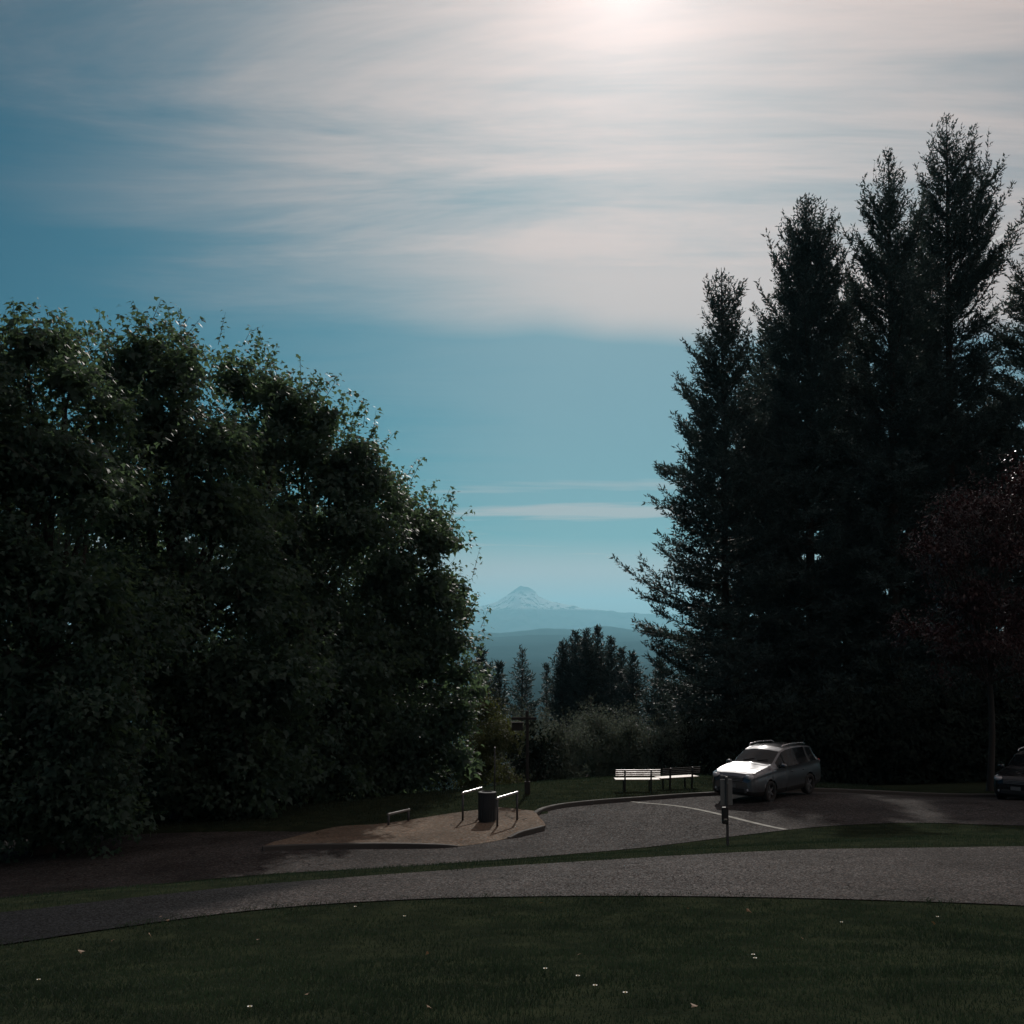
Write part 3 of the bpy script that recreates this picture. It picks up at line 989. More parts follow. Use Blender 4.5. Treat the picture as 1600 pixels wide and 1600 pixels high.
SHR = 'shrubs and small trees beyond the lawn'
broadleaf('small_tree', 'olive green rounded small tree behind the bin at the edge of the maples', 'tree', (-2.0, 62), [(758, 1105, 38), (772, 1150, 34), (748, 1165, 40), (735, 1205, 34), (768, 1200, 26)],
          59, M_olive, .11, 120, 201, False, .10, None, 1.5, 1.6, cl=16, spread=.2)
broadleaf('shrub', 'little yellowish shrub low at the lawn edge, right of the thin pole', 'shrub', (-.2, 54), [(788, 1202, 18), (797, 1213, 14), (778, 1216, 14)],
          53.5, M_olive, .08, 120, 202, False, .05, None, 2, .5, cl=14, spread=.14, sprig_len=.4)
thick = [('feathery grey green small tree behind the timber pole', 824, 1138, 40, 66), ('broad grey green small tree right of the timber pole', 872, 1140, 46, 67),
         ('tallest grey green small tree below the dark conifer clump', 930, 1136, 48, 70), ('grey green small tree behind the first bench', 985, 1140, 46, 68),
         ('grey green small tree behind the second bench', 1040, 1150, 46, 66)]
for i, (lab, px, py, rp, dd) in enumerate(thick):
    b_ = at(px, py, dd)
    broadleaf('small_tree', lab, 'tree', (b_[0], dd + 1),
              [(px, py, rp * .8), (px - rp * .5, py + 28, rp * .75), (px + rp * .55, py + 22, rp * .75), (px, py + 62, rp * .9), (px + rp * .4, py + 78, rp * .6), (px - rp * .5, py + 80, rp * .6)],
              dd, M_willow, .13, 60, 210 + i, False, .09, SHR, 2.2, 1.6, M_stem, cl=16, spread=.22)

broadleaf('plum_tree', 'dark purple leaved tree at the right edge in front of the firs', 'tree', (19.0, 47.5),
          [(1600, 760, 60), (1545, 790, 45), (1490, 800, 38), (1560, 850, 70), (1475, 870, 45), (1640, 840, 90), (1520, 930, 55), (1600, 950, 80), (1470, 985, 34), (1530, 1010, 50), (1640, 1030, 70), (1450, 850, 20)],
          46, M_plum, .12, 75, 301, False, .13, None, 2.5, 2.0, cl=14, spread=.2)


# ------------------------------------------------------------------ conifers
def conifer(name, label, base_xy, top, prof, seed, group, low_z, step=.55, per=5, twig=.135, needle=.29, width=.125, scale=1.0, up_top=50, up_low=-8, curl=28, trunk_r=.35, mat=None, dens=1.0,
            len_lo=.5):
    """top: (px, py, dist) of the tip; prof: (py, left px, right px) half-widths down the crown; low_z: where branches start above ground"""
    r = rng(seed)
    bx_, by_ = base_xy
    bz_ = g(bx_, by_)
    tp = at(*top)
    H = tp[2] - bz_
    base_ = np.array([bx_, by_, bz_])
    D = top[2]
    pz = np.array([at(top[0], p[0], D)[2] - bz_ for p in prof])[::-1]
    pl = np.array([p[1] * D / F for p in prof])[::-1]
    pr = np.array([p[2] * D / F for p in prof])[::-1]
    shift = tp[0] - bx_, tp[1] - by_
    e = thing(name, label, 'tree', base_, 0, group)
    mb = MB()
    tz = np.linspace(0, 1, 14)
    axis_pts = np.stack([shift[0] * tz, shift[1] * tz, H * tz], 1)
    axis_pts[0, 2] = -.4
    mb.tube(axis_pts, trunk_r * (1 - tz) ** .85 + .015, 9, caps=False)
    mb.obj('trunk', M_bark, e, True)
    mb = MB()
    KP, KD, KN, KS = [], [], [], []
    z = low_z
    while z < H - .05:
        t_ = z / H
        k = per
        a0 = r.uniform(0, 2 * np.pi)
        whorl = r.uniform(.74, 1.06)
        for i in range(k):
            zz_ = min(z + r.uniform(-.3, .3) * step, H - .02)
            az = a0 + i * 2 * np.pi / k + r.normal(0, .3)
            cx_ = math.cos(az)
            wl, wr = np.interp(zz_, pz, pl), np.interp(zz_, pz, pr)
            L = (wr * max(cx_, 0) ** 1 + wl * max(-cx_, 0) + (wl + wr) / 2 * (1 - abs(cx_)))
            L = max(L * 1.12 * whorl, .28 * scale) * (r.uniform(len_lo, 1.0) if r.uniform() > .22 else r.uniform(1.0, 1.24))
            
            frac = zz_ / H
            el0 = R(up_low + (up_top - up_low) * frac ** 1.8 + r.normal(0, 6))
            el1 = el0 + R(curl * r.uniform(.6, 1.3))
            s = np.linspace(0, 1, 7)
            el = el0 + (el1 - el0) * s ** 1.6
            hr = np.concatenate([[0], np.cumsum(np.cos((el[1:] + el[:-1]) / 2))]); hz_ = np.concatenate([[0], np.cumsum(np.sin((el[1:] + el[:-1]) / 2))])
            sc = L / max(hr[-1], .5)
            c0 = np.array([np.interp(zz_, axis_pts[:, 2], axis_pts[:, 0]), np.interp(zz_, axis_pts[:, 2], axis_pts[:, 1]), zz_ - hz_[-1] * sc * (.45 + .5 * frac ** 2)])
            az2 = az + r.normal(0, .12) * s
            pts = c0 + np.stack([np.cos(az2) * hr * sc, np.sin(az2) * hr * sc, hz_ * sc], 1)
            rb = min(.07, .012 + .012 * L)
            mb.tube(pts, np.linspace(rb, .006, 7), 3, caps=False)
            axes = [(pts, L)]
            if L > 1.3 * scale:
                for q in range(int(r.integers(2, 5) * min(1.6, L / 2.5))):
                    u = r.uniform(.22, .85)
                    p0 = np.array([np.interp(u, s, pts[:, j]) for j in range(3)])
                    fw = pts[min(6, int(u * 6) + 1)] - pts[int(u * 6)]
                    fw /= np.linalg.norm(fw)
                    sv = np.cross(fw, [0, 0, 1.0]) * (1 if q % 2 else -1)
                    dv = fw * .8 + sv * r.uniform(.5, 1.0) + np.array([0, 0, r.uniform(-.25, .2)])
                    dv /= np.linalg.norm(dv)
                    l2 = max(.5 * scale, L * (1 - u) * r.uniform(.55, 1.0))
                    axes.append((p0 + dv * (l2 * s)[:, None] + np.array([0, 0, .16]) * (s ** 2)[:, None] * l2, l2))
            for ap, al in axes:
                m = max(4, int(al / (twig * scale)) * 2)
                ss = np.clip(np.linspace(.16 if al > 1.6 * scale else .03, 1.0, m) + r.uniform(-.04, .04, m), .02, 1)
                P0 = np.stack([np.interp(ss, s, ap[:, j]) for j in range(3)], 1)
                db = np.gradient(ap, axis=0); db /= np.linalg.norm(db, axis=1)[:, None]
                Db = np.stack([np.interp(ss, s, db[:, j]) for j in range(3)], 1)
                sv = np.cross(Db, np.array([0, 0, 1.0])); sv /= np.linalg.norm(sv, axis=1)[:, None] + 1e-9
                uv = np.cross(sv, Db)
                ph = r.normal(0, .75, m) + np.where(np.arange(m) % 2 == 0, 0, np.pi)
                td = Db * r.uniform(.5, 1.3, m)[:, None] + sv * np.cos(ph)[:, None] + uv * (np.sin(ph) * .75)[:, None] + np.array([0, 0, .05])
                td /= np.linalg.norm(td, axis=1)[:, None]
                tl = scale * (.28 * np.clip(al / (1.1 * scale), .4, 1) + .34 * (1 - ss) * min(1.3, al / (2.2 * scale))) * r.uniform(.55, 1.35, m)
                nk = np.maximum(2, (tl / (needle * scale * .36)).astype(int))
                ii = np.repeat(np.arange(m), nk)
                loc_ = np.concatenate([np.linspace(.1, 1, q) for q in nk])
                n = len(ii)
                KP.append(P0[ii] + td[ii] * (tl[ii] * loc_)[:, None])
                KD.append(td[ii] * .9 + r.normal(0, .33, (n, 3)) + np.array([0, 0, .10]))
                KN.append(np.array([0, 0, 1.0]) + r.normal(0, .6, (n, 3)))
                KS.append(needle * scale * r.uniform(.65, 1.25, n))
        z += step * (1.0 - .55 * t_) * r.uniform(.75, 1.25)
    pos, tip, nrm, sz = (np.concatenate(a) for a in (KP, KD, KN, KS))
    kv = NEEDLE_V * np.array([width / needle / .44, 1, 1])
    V, Fc = place_leaves(kv, NEEDLE_T, pos, tip, nrm, sz)
    rn = np.repeat(r.uniform(0, 1, len(pos)), 3)
    tag(mb.obj('limbs', M_bark, e, True), kind='stuff')
    link('crown', mesh('crown', V, Fc, mat or M_needle, False, attr=rn), e)
    return e


FIRS = 'tall firs standing together at the right'
conifer('fir_tree', 'slimmest and shortest tall fir, at the left end of the row', (14.4, 80), (1127, 418, 80),
        [(418, 5, 5), (440, 24, 26), (480, 28, 40), (520, 32, 44), (560, 52, 46), (600, 64, 50), (650, 92, 70), (700, 86, 80), (760, 96, 90), (820, 104, 95), (880, 94, 95), (925, 128, 100), (955, 178, 105), (975, 170, 105), (1000, 140, 105), (1050, 140, 110), (1120, 135, 110), (1220, 125, 110)],
        401, FIRS, 1.0, .80, 6, up_top=50, up_low=-2, curl=32, trunk_r=.34, len_lo=.5)
conifer('fir_tree', 'dense tall fir with a blunt top, second from the left in the row', (20.6, 82), (1260, 304, 82),
        [(304, 6, 6), (335, 34, 38), (390, 50, 64), (440, 56, 64), (480, 66, 66), (530, 74, 66), (600, 84, 76), (680, 92, 85), (760, 105, 95), (850, 110, 105), (950, 115, 115), (1050, 120, 120), (1220, 120, 120)],
        402, FIRS, .8, .68, 6, up_top=58, up_low=-4, curl=26, trunk_r=.42, len_lo=.7)
conifer('fir_tree', 'tall fir with steep forked upper limbs, third from the left', (26.4, 82), (1388, 234, 82),
        [(234, 4, 4), (262, 22, 18), (300, 46, 34), (350, 58, 58), (400, 62, 70), (460, 70, 74), (540, 76, 82), (640, 86, 92), (760, 102, 108), (900, 116, 118), (1050, 120, 120), (1220, 115, 115)],
        403, FIRS, .8, .86, 5, up_top=66, up_low=-6, curl=22, trunk_r=.45, len_lo=.5)
conifer('fir_tree', 'tallest fir, with long limbs spreading right near the top', (31.0, 84), (1479, 180, 84),
        [(180, 4, 4), (215, 24, 36), (255, 38, 68), (300, 44, 92), (350, 50, 116), (395, 54, 92), (430, 62, 66), (480, 70, 62), (540, 78, 80), (620, 86, 96), (760, 102, 118), (900, 116, 126), (1050, 120, 126), (1220, 115, 115)],
        404, FIRS, .8, .92, 5, up_top=58, up_low=-6, curl=26, trunk_r=.48, len_lo=.5)
conifer('fir_tree', 'fir cut by the right edge with layered level limbs', (37.2, 84), (1622, 372, 84),
        [(372, 6, 6), (395, 24, 34), (420, 50, 54), (450, 70, 74), (470, 40, 60), (520, 84, 90), (560, 60, 70), (600, 112, 100), (700, 122, 114), (850, 128, 124), (1000, 128, 124), (1220, 118, 114)],
        405, FIRS, .8, 1.0, 5, up_top=36, up_low=-6, curl=18, trunk_r=.5, len_lo=.55)
conifer('fir_tree', 'fir behind, filling the gap between the slim fir and the blunt topped one', (19.4, 94), (1196, 505, 94),
        [(505, 5, 5), (540, 24, 24), (600, 46, 46), (700, 66, 66), (850, 80, 80), (1000, 90, 90), (1200, 95, 95)], 406, FIRS, .8, .75, 5, scale=1.55, up_top=46, up_low=-4, trunk_r=.34)
conifer('fir_tree', 'fir behind, between the blunt topped fir and the forked one', (27.6, 96), (1326, 440, 96),
        [(440, 5, 5), (480, 22, 22), (560, 40, 40), (700, 64, 64), (850, 80, 80), (1000, 90, 90), (1200, 95, 95)], 407, FIRS, .8, .75, 5, scale=1.55, up_top=46, up_low=-4, trunk_r=.36)
conifer('fir_tree', 'fir behind, between the forked fir and the tallest', (33.0, 96), (1434, 330, 96),
        [(330, 5, 5), (380, 22, 22), (480, 44, 44), (600, 60, 60), (700, 72, 72), (850, 84, 84), (1000, 92, 92), (1200, 95, 95)], 408, FIRS, .8, .72, 5, scale=1.55, up_top=50, up_low=-4, trunk_r=.38)
conifer('fir_tree', 'fir behind, between the tallest fir and the one at the right edge', (39.4, 98), (1536, 560, 98),
        [(560, 5, 5), (600, 30, 24), (640, 44, 44), (700, 64, 64), (850, 84, 84), (1000, 92, 92), (1200, 95, 95)], 409, FIRS, .8, .75, 5, scale=1.55, up_top=40, up_low=-4, trunk_r=.38)

FARC = 'dark conifers below the hills'
far_c = [('lone open conifer against the blue hills', 816, 1009, 138, [(1009, 1, 1), (1030, 9, 8), (1045, 18, 14), (1062, 20, 20), (1080, 22, 22), (1110, 22, 22), (1170, 20, 20)], .8),
         ('tiny spire conifer between the lone conifer and the clump', 854, 1034, 138, [(1034, 1, 1), (1050, 5, 6), (1075, 9, 10), (1110, 12, 12), (1160, 12, 12)], .7),
         ('leftmost conifer of the dark clump', 879, 1002, 132, [(1002, 3, 3), (1020, 12, 14), (1050, 20, 20), (1090, 26, 26), (1150, 28, 28)], .6),
         ('second conifer from the left in the dark clump', 899, 985, 134, [(985, 2, 2), (1000, 12, 12), (1030, 20, 20), (1080, 26, 26), (1150, 28, 28)], .6),
         ('middle conifer of the dark clump, left of the tallest', 916, 984, 130, [(984, 2, 2), (1000, 12, 12), (1030, 20, 20), (1080, 26, 26), (1150, 28, 28)], .6),
         ('tallest conifer of the dark clump', 934, 979, 134, [(979, 2, 2), (995, 7, 7), (1010, 14, 14), (1050, 22, 22), (1090, 26, 26), (1150, 28, 28)], .6),
         ('conifer at the right shoulder of the dark clump', 955, 996, 130, [(996, 2, 2), (1012, 9, 8), (1040, 16, 14), (1090, 24, 22), (1150, 26, 26)], .6),
         ('small conifer at the right foot of the dark clump', 971, 1011, 126, [(1011, 2, 2), (1026, 8, 8), (1060, 14, 14), (1100, 20, 20), (1150, 22, 22)], .6),
         ('blunt dim conifer beside the lowest fir limbs', 988, 1020, 120, [(1020, 4, 5), (1040, 12, 14), (1080, 20, 20), (1150, 22, 22)], .6),
         ('dim conifer under the lowest fir limbs, left one', 1032, 1030, 112, [(1030, 4, 5), (1060, 16, 16), (1100, 28, 28), (1180, 32, 32)], .6),
         ('dim conifer under the slim fir, close to its trunk', 1085, 1000, 104, [(1000, 4, 5), (1040, 18, 18), (1090, 34, 34), (1190, 40, 40)], .6),
         ('dark conifer half hidden behind the lowest maple', 752, 1008, 110, [(1008, 3, 3), (1030, 10, 12), (1060, 16, 22), (1110, 24, 26), (1180, 24, 26)], .6),
         ('short dark conifer peeping out right of the lowest maple', 780, 1034, 112, [(1034, 2, 2), (1050, 8, 6), (1080, 12, 12), (1120, 18, 16), (1180, 18, 16)], .6)]
for i, (lab, px, py, dd, pf, st) in enumerate(far_c):
    b_ = at(px, py, dd)
    conifer('conifer_tree', lab, (b_[0], dd), (px, py, dd), pf, 450 + i, FARC, .6, st if st > .65 else .48, 5 if st > .65 else 6, scale=1.25, up_top=42, up_low=4, curl=22, trunk_r=.2)

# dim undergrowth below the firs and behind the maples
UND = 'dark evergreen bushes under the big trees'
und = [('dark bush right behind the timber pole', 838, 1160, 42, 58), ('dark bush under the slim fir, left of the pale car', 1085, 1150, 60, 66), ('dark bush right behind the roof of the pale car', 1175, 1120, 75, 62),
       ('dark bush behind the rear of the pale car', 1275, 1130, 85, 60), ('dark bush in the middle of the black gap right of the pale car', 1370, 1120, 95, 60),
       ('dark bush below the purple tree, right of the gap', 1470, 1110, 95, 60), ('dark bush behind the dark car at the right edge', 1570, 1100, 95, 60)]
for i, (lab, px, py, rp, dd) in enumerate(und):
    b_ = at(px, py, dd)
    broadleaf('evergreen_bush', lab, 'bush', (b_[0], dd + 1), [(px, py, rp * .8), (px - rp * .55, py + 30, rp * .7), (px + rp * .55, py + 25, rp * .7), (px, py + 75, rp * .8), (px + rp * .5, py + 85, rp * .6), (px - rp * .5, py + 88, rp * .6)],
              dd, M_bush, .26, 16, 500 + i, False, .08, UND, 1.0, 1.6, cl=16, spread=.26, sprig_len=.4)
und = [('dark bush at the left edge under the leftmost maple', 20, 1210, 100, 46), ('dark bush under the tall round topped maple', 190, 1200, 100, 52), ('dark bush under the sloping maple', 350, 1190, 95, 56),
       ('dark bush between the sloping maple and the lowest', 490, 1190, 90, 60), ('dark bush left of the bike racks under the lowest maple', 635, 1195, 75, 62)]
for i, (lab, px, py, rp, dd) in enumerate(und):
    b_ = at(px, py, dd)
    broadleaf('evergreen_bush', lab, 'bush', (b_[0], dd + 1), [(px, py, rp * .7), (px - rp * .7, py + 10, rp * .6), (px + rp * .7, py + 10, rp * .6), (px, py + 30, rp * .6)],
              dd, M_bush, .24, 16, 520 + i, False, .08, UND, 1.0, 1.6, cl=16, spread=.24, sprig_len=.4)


# ------------------------------------------------------------------ street furniture
def bench(loc, rz, label, back_mat=None):
    back_mat = back_mat or M_slat
    e = thing('park_bench', label, 'bench', loc, rz, 'slatted park benches facing the view')
    # local +Y is the front; the back stands at -Y
    L = 1.62
    for i in range(5):
        MB().box((0, -.10 + i * .105, .395), (L, .085, .035), bev=.008).obj('seat_slat', M_slat, e)
    for i in range(4):
        zz_ = .55 + i * .066
        MB().box((0, -.185 - (zz_ - .395) * .16, zz_), (L, .032, .044), bev=.007, rx=R(8)).obj('back_slat', back_mat, e)
    for s in (-.47, .47):
        mb = MB()
        mb.box((s, -.205, .37), (.055, .06, .80), bev=.006, rx=R(5))
        mb.obj('rear_leg', M_black, e)
        mb = MB()
        mb.box((s, .30, .18), (.05, .06, .38), bev=.006)
        mb.obj('front_leg', M_black, e)
        mb = MB()
        mb.box((s, .07, .356), (.045, .50, .04), bev=.005)
        mb.obj('seat_bearer', M_black, e)
    return e


b1 = at(996, 1240, 43.2)
bench((b1[0], b1[1], g(b1[0], b1[1])), R(1.5), 'slatted park bench with bright back slats seen from behind, left of the other bench')
b2 = at(1060, 1237, 44.0)
bench((b2[0], b2[1], g(b2[0], b2[1])), R(24), 'slatted park bench turned aside, only its seat bright, between the first bench and the car', M_wood)  # dark back slats: being out of the sun is put into their colour


def rack(a, b, h, label, rail=None):
    a, b = np.asarray(a), np.asarray(b)
    za, zb = g(a[0], a[1]) + .10, g(b[0], b[1]) + .10
    a = np.array([a[0], a[1], za]); b = np.array([b[0], b[1], zb])
    c = (a + b) / 2
    e = thing('bike_rack', label, 'bike rack', c, 0, 'hoop bike racks on the pavement')
    up = np.array([0, 0, h])
    for p in (a, b):
        mb = MB()
        mb.tube([p - c - np.array([0, 0, .05]), p - c + up * .97], .034, 10)
        mb.obj('post', M_post, e, True)
        MB().lathe([(0, .012), (.075, .012), (.08, .0), (.08, -.02)], 12, p - c).obj('base_plate', M_post, e)
    mb = MB()
    dv = (b - a) / np.linalg.norm(b - a) * .05
    mb.tube([a - c + up - dv, a - c + up * 1.0, b - c + up * 1.0, b - c + up + dv], .036, 12)
    mb.obj('top_rail', rail or M_steel, e, True)


def on_plaza(px, py, y):
    p = at(px, py, y)
    return np.array([p[0], p[1]])


rack(on_plaza(777, 1293, 35.6), on_plaza(808, 1286, 36.6), .84, 'bike rack standing in the open right of the bin')
rack(on_plaza(723, 1285, 37.0), on_plaza(752, 1279, 37.9), .84, 'bike rack partly hidden behind the left side of the bin')
rack(on_plaza(607, 1295, 36.6), on_plaza(638, 1290, 37.4), .34, 'low rail in the tree shade, left of the bin', M_dull)

bp = at(761, 1287, 36.6)
e = thing('litter_bin', 'dark round litter bin between the two bike racks', 'bin', (bp[0], bp[1], g(bp[0], bp[1]) + .11))
mb = MB()
n = 40
th = np.linspace(0, 2 * np.pi, n, endpoint=False)
mb.lathe([(0, .02), (.235, .02), (.245, .05), (.265, .80), (.27, .84)], 40).obj('drum', M_bin, e, True)
for k in range(20):
    a = 2 * math.pi * k / 20
    MB().box((.262 * math.cos(a), .262 * math.sin(a), .43), (.022, .055, .76), rz=a, bev=.004).obj('slat', M_bin, e)
MB().lathe([(.25, .84), (.285, .84), (.29, .86), (.285, .885), (.25, .895), (.17, .905), (.17, .86)], 40).obj('lid', M_bin, e, True)
MB().lathe([(0, 0), (.24, 0), (.25, .02), (.24, .04)], 32).obj('base', M_black, e, True)

# timber pole with a crossbar and a small box
pp = at(824, 1244, 43.0)
z0 = g(pp[0], pp[1])
e = thing('timber_pole', 'dark timber pole with a crossbar and a box, standing on the lawn', 'pole', (pp[0], pp[1], z0))
MB().box((0, 0, 1.45), (.11, .11, 3.0), bev=.015).obj('post', M_wood, e)
MB().box((0, 0, .2), (.20, .20, .5), bev=.02).obj('base', M_wood, e)
MB().box((-.12, -.09, 2.68), (.90, .05, .10), bev=.008).obj('crossbar', M_wood, e)
mb = MB().box((-.36, -.02, 2.38), (.40, .14, .26), bev=.01)
mb.obj('box', M_wood, e)
MB().box((-.36, -.02, 2.535), (.46, .20, .03), bev=.006).obj('box_lid', M_wood, e)

pp = at(773, 1250, 42.6)
e = thing('slim_pole', 'thin pole with a bright round cap rising behind the bin', 'pole', (pp[0], pp[1], g(pp[0], pp[1])))
MB().tube([(0, 0, -.1), (0, 0, 1.70)], .022, 8).obj('shaft', M_post, e, True)
ball = [(.0001, 1.68)] + [(.04 * math.sin(t_), 1.715 - .04 * math.cos(t_)) for t_ in np.linspace(.3, math.pi - .05, 8)]
MB().lathe(ball, 12).obj('cap', M_steel, e, True)

# sign post on the verge
sp_ = at(1137, 1317, 26.5)
e = thing('sign_post', 'thin post with a narrow sign and a small box, in front of the car', 'sign', (sp_[0], sp_[1], g(sp_[0], sp_[1])), R(4))
MB().box((0, 0, .72), (.05, .05, 1.64), bev=.006).obj('post', M_post, e)
s_ = MB().box((0, .036, 1.20), (.27, .012, .56), bev=.003).obj('sign_plate', M_sign, e)
for q in (1.0, 1.4):
    MB().lathe([(0, -.012), (.012, -.012), (.012, 0)], 8, (0, -.03, q), 'y').obj('bolt', M_steel, e)
bx_ = MB().box((-.05, -.005, .70), (.14, .10, .36), bev=.015).obj('dispenser_box', M_black, e)
MB().box((-.05, -.06, .62), (.07, .012, .03), bev=.003).obj('slot', M_steel, bx_)


# ------------------------------------------------------------------ cars
def car_paint(name, col, rough=.28, metal=.35):
    m, nt, b = material(name)
    co = nt.n('ShaderNodeTexCoord').outputs['Object']
    f = nt.noise(co, 3.0, 4, 0.6)
    nt.put(b.inputs['Base Color'], nt.mix(f, tuple(x * .93 for x in col), col))
    b.inputs['Metallic'].default_value = metal
    nt.put(b.inputs['Roughness'], nt.ramp(f, .3, .7, rough * .9, rough * 1.15))
    b.inputs['Coat Weight'].default_value = 1.0
    b.inputs['Coat Roughness'].default_value = .06
    return m


M_glass = plain('car glass', (0.008, 0.011, 0.013), 0.06, var=.1, spec=.18)
M_tyre = plain('tyre rubber', (0.018, 0.018, 0.018), 0.85, var=.2)
M_rim = plain('alloy rim', (0.35, 0.35, 0.36), 0.35, metal=.8, var=.1)
M_trim = plain('black plastic trim', (0.02, 0.02, 0.02), 0.55, var=.2)
M_lamp = plain('headlamp lens', (0.55, 0.56, 0.58), 0.10, var=.1, spec=.8, coat=1.0)
M_red = plain('tail lamp', (0.25, 0.012, 0.012), 0.15, var=.1)

XT = np.array([-2.32, -2.28, -2.20, -2.05, -1.85, -1.2, -.5, 0, .28, 1.0, 1.2, 1.7, 2.05, 2.2, 2.28, 2.33])
ZT = np.array([.78, .98, 1.14, 1.40, 1.60, 1.665, 1.68, 1.645, 1.585, 1.185, 1.155, 1.075, .995, .93, .85, .70])     # centre line of bonnet, screen and roof
ZB = np.array([.74, .92, 1.04, 1.10, 1.11, 1.085, 1.07, 1.055, 1.05, 1.035, 1.02, .975, .92, .865, .785, .66])          # belt line
WB = np.array([.72, .82, .865, .89, .90, .91, .91, .91, .91, .905, .90, .89, .84, .77, .69, .58])                    # half width at belt
WT = np.array([.62, .66, .67, .65, .64, .655, .665, .66, .655, .74, .78, .78, .72, .64, .57, .47])                   # half width at the roof edge
ZS = np.array([.42, .34, .30, .27, .25, .23, .23, .23, .23, .23, .23, .24, .26, .28, .31, .36])                     # sill


def car(name, label, loc, rz, paint):
    e = thing(name, label, 'car', loc, rz)
    xs = np.unique(np.concatenate([np.arange(-2.32, 2.33, .055), XT, [.32, -1.02]]))
    ip = lambda a: np.interp(xs, XT, a)
    k = np.array([.25, .5, .25])

    def sm(a):
        b = np.convolve(np.pad(a, 1, 'edge'), k, 'valid'); return b
    zt, zb, wb, wt, zs = sm(ip(ZT)), sm(ip(ZB)), sm(ip(WB)), sm(ip(WT)), ip(ZS)
    # half section from the sill up to the centre line: (kind, fraction)
    rows = []
    for i in range(len(xs)):
        a = zb[i] - zs[i]
        sec = [(wb[i] * .90, zs[i]), (wb[i] * .965, zs[i] + .05)]
        for q in (.2, .32, .44, .56, .68, .8, .9):
            sec.append((wb[i] * (.975 + .032 * math.sin(math.pi * min(1, q / .9))), zs[i] + a * q))
        sec.append((wb[i] * .985, zb[i]))                                    # 9: belt
        top_e = zt[i] - .055 * min(1, (zt[i] - zb[i]) / .2)
        for q in (.25, .5, .75):
            sec.append((wb[i] * .985 + (wt[i] + .035 - wb[i] * .985) * (q + .10 * math.sin(math.pi * q)), zb[i] + (top_e - .03 - zb[i]) * q))
        sec.append((wt[i] + .03, top_e - .03))                               # 13: cant rail
        sec.append((wt[i] - .03, top_e + .015))                              # 14
        for q in (.75, .5, .25, 0):
            sec.append((wt[i] * q * .93, top_e + (zt[i] - top_e) * (1 - (q * .93) ** 2) ** .9 + .012 * (1 - q) ))
        rows.append(sec)
    S = np.array(rows)                                                       # (stations, 19, 2)
    ns = S.shape[1]
    WHEELS = (1.36, -1.34)
    WR = .345

    def sheet(side):
        V = np.zeros((len(xs), ns, 3))
        V[..., 0] = xs[:, None]; V[..., 1] = S[..., 0] * side; V[..., 2] = S[..., 1]
        for wx in WHEELS:                                                    # pull vertices onto the arch
            dx_, dz_ = V[..., 0] - wx, V[..., 2] - WR
            rr = np.sqrt(dx_ ** 2 + dz_ ** 2)
            w = (rr > .355) & (rr < .445) & (np.arange(ns)[None] < 9)
            V[..., 0] = np.where(w, wx + dx_ * .40 / np.maximum(rr, .01), V[..., 0])
            V[..., 2] = np.where(w, WR + dz_ * .40 / np.maximum(rr, .01), V[..., 2])
        return V

    parts = {}

    def put(key, V, quad):
        parts.setdefault(key, []).append((V, quad))

    for side in (1, -1):
        V = sheet(side)
        sn = 'left' if side > 0 else 'right'
        for i in range(len(xs) - 1):
            xm = (xs[i] + xs[i + 1]) / 2
            for j in range(ns - 1):
                q = [V[i, j], V[i + 1, j], V[i + 1, j + 1], V[i, j + 1]]
                c = sum(q) / 4
                if j < 9 and any((c[0] - wx) ** 2 + (c[2] - WR) ** 2 < .395 ** 2 for wx in WHEELS): continue
                tall = (zt[i] - zb[i]) > .18
                if j >= 14:
                    key = 'windscreen' if .32 < xm < .98 else 'rear_window' if -2.19 < xm < -1.9 else 'roof' if -1.9 < xm < .32 else 'bonnet' if .98 < xm < 2.14 else 'body'
                elif 9 <= j < 13 and tall and -2.02 < xm < .84:
                    pillar = abs(xm + .30) < .04 or abs(xm + 1.32) < .05 or j == 12 and False
                    key = ('pillar', sn, 0 if xm > -.8 else 1) if pillar else ('side_window', sn, 0 if xm > -.30 else 1 if xm > -1.32 else 2)
                elif 1 < j < 9 and -1.10 < xm < .90 and c[2] > .36:
                    key = ('door', sn, 0 if xm > -.27 else 1)
                elif j <= 1 or c[2] < .37 and -1 < xm < 1:
                    key = 'sill'
                else:
                    key = 'body'
                put(key, None, q if side > 0 else q[::-1])

    def build(nm, qs, mat, parent=e, off=0.0):
        Vv = np.array([p for q in qs for p in q])
        key = np.round(Vv, 4)
        u, inv = np.unique(key, axis=0, return_inverse=True)
        o = link(nm, mesh(nm, u, inv.reshape(-1, 4), mat, True), parent)
        return o
    for key, lst in parts.items():
        qs = [q for _, q in lst]
        nm = key if isinstance(key, str) else key[0]
        if nm == 'pillar': build('pillar', qs, M_trim)
        elif nm in ('windscreen', 'rear_window', 'side_window'): build(nm, qs, M_glass)
        elif nm == 'sill': build('sill', qs, M_trim)
        elif nm == 'door':
            dobj = build('door', qs, paint)
            sd = 1 if key[1] == 'left' else -1
            hx_ = -.12 if key[2] == 0 else -.92
            MB().box((hx_, sd * .925, .87), (.20, .035, .03), bev=.008).obj('handle', paint, dobj)
        else: build(nm, qs, paint)
    # ends
    for i, sgn in ((0, -1), (len(xs) - 1, 1)):
        L_, R_ = sheet(1)[i], sheet(-1)[i]
        ring = [*L_, *R_[::-1][1:]]
        nn = len(ring)
        f = np.arange(nn)[None]
        o = link('bumper', mesh('bumper', np.array(ring), f if sgn > 0 else f[:, ::-1], paint), e)
    # front face: grille, lamps, intake
    mb = MB()
    mb.box((2.305, 0, .77), (.06, .86, .18), bev=.02).obj('grille', M_trim, e)
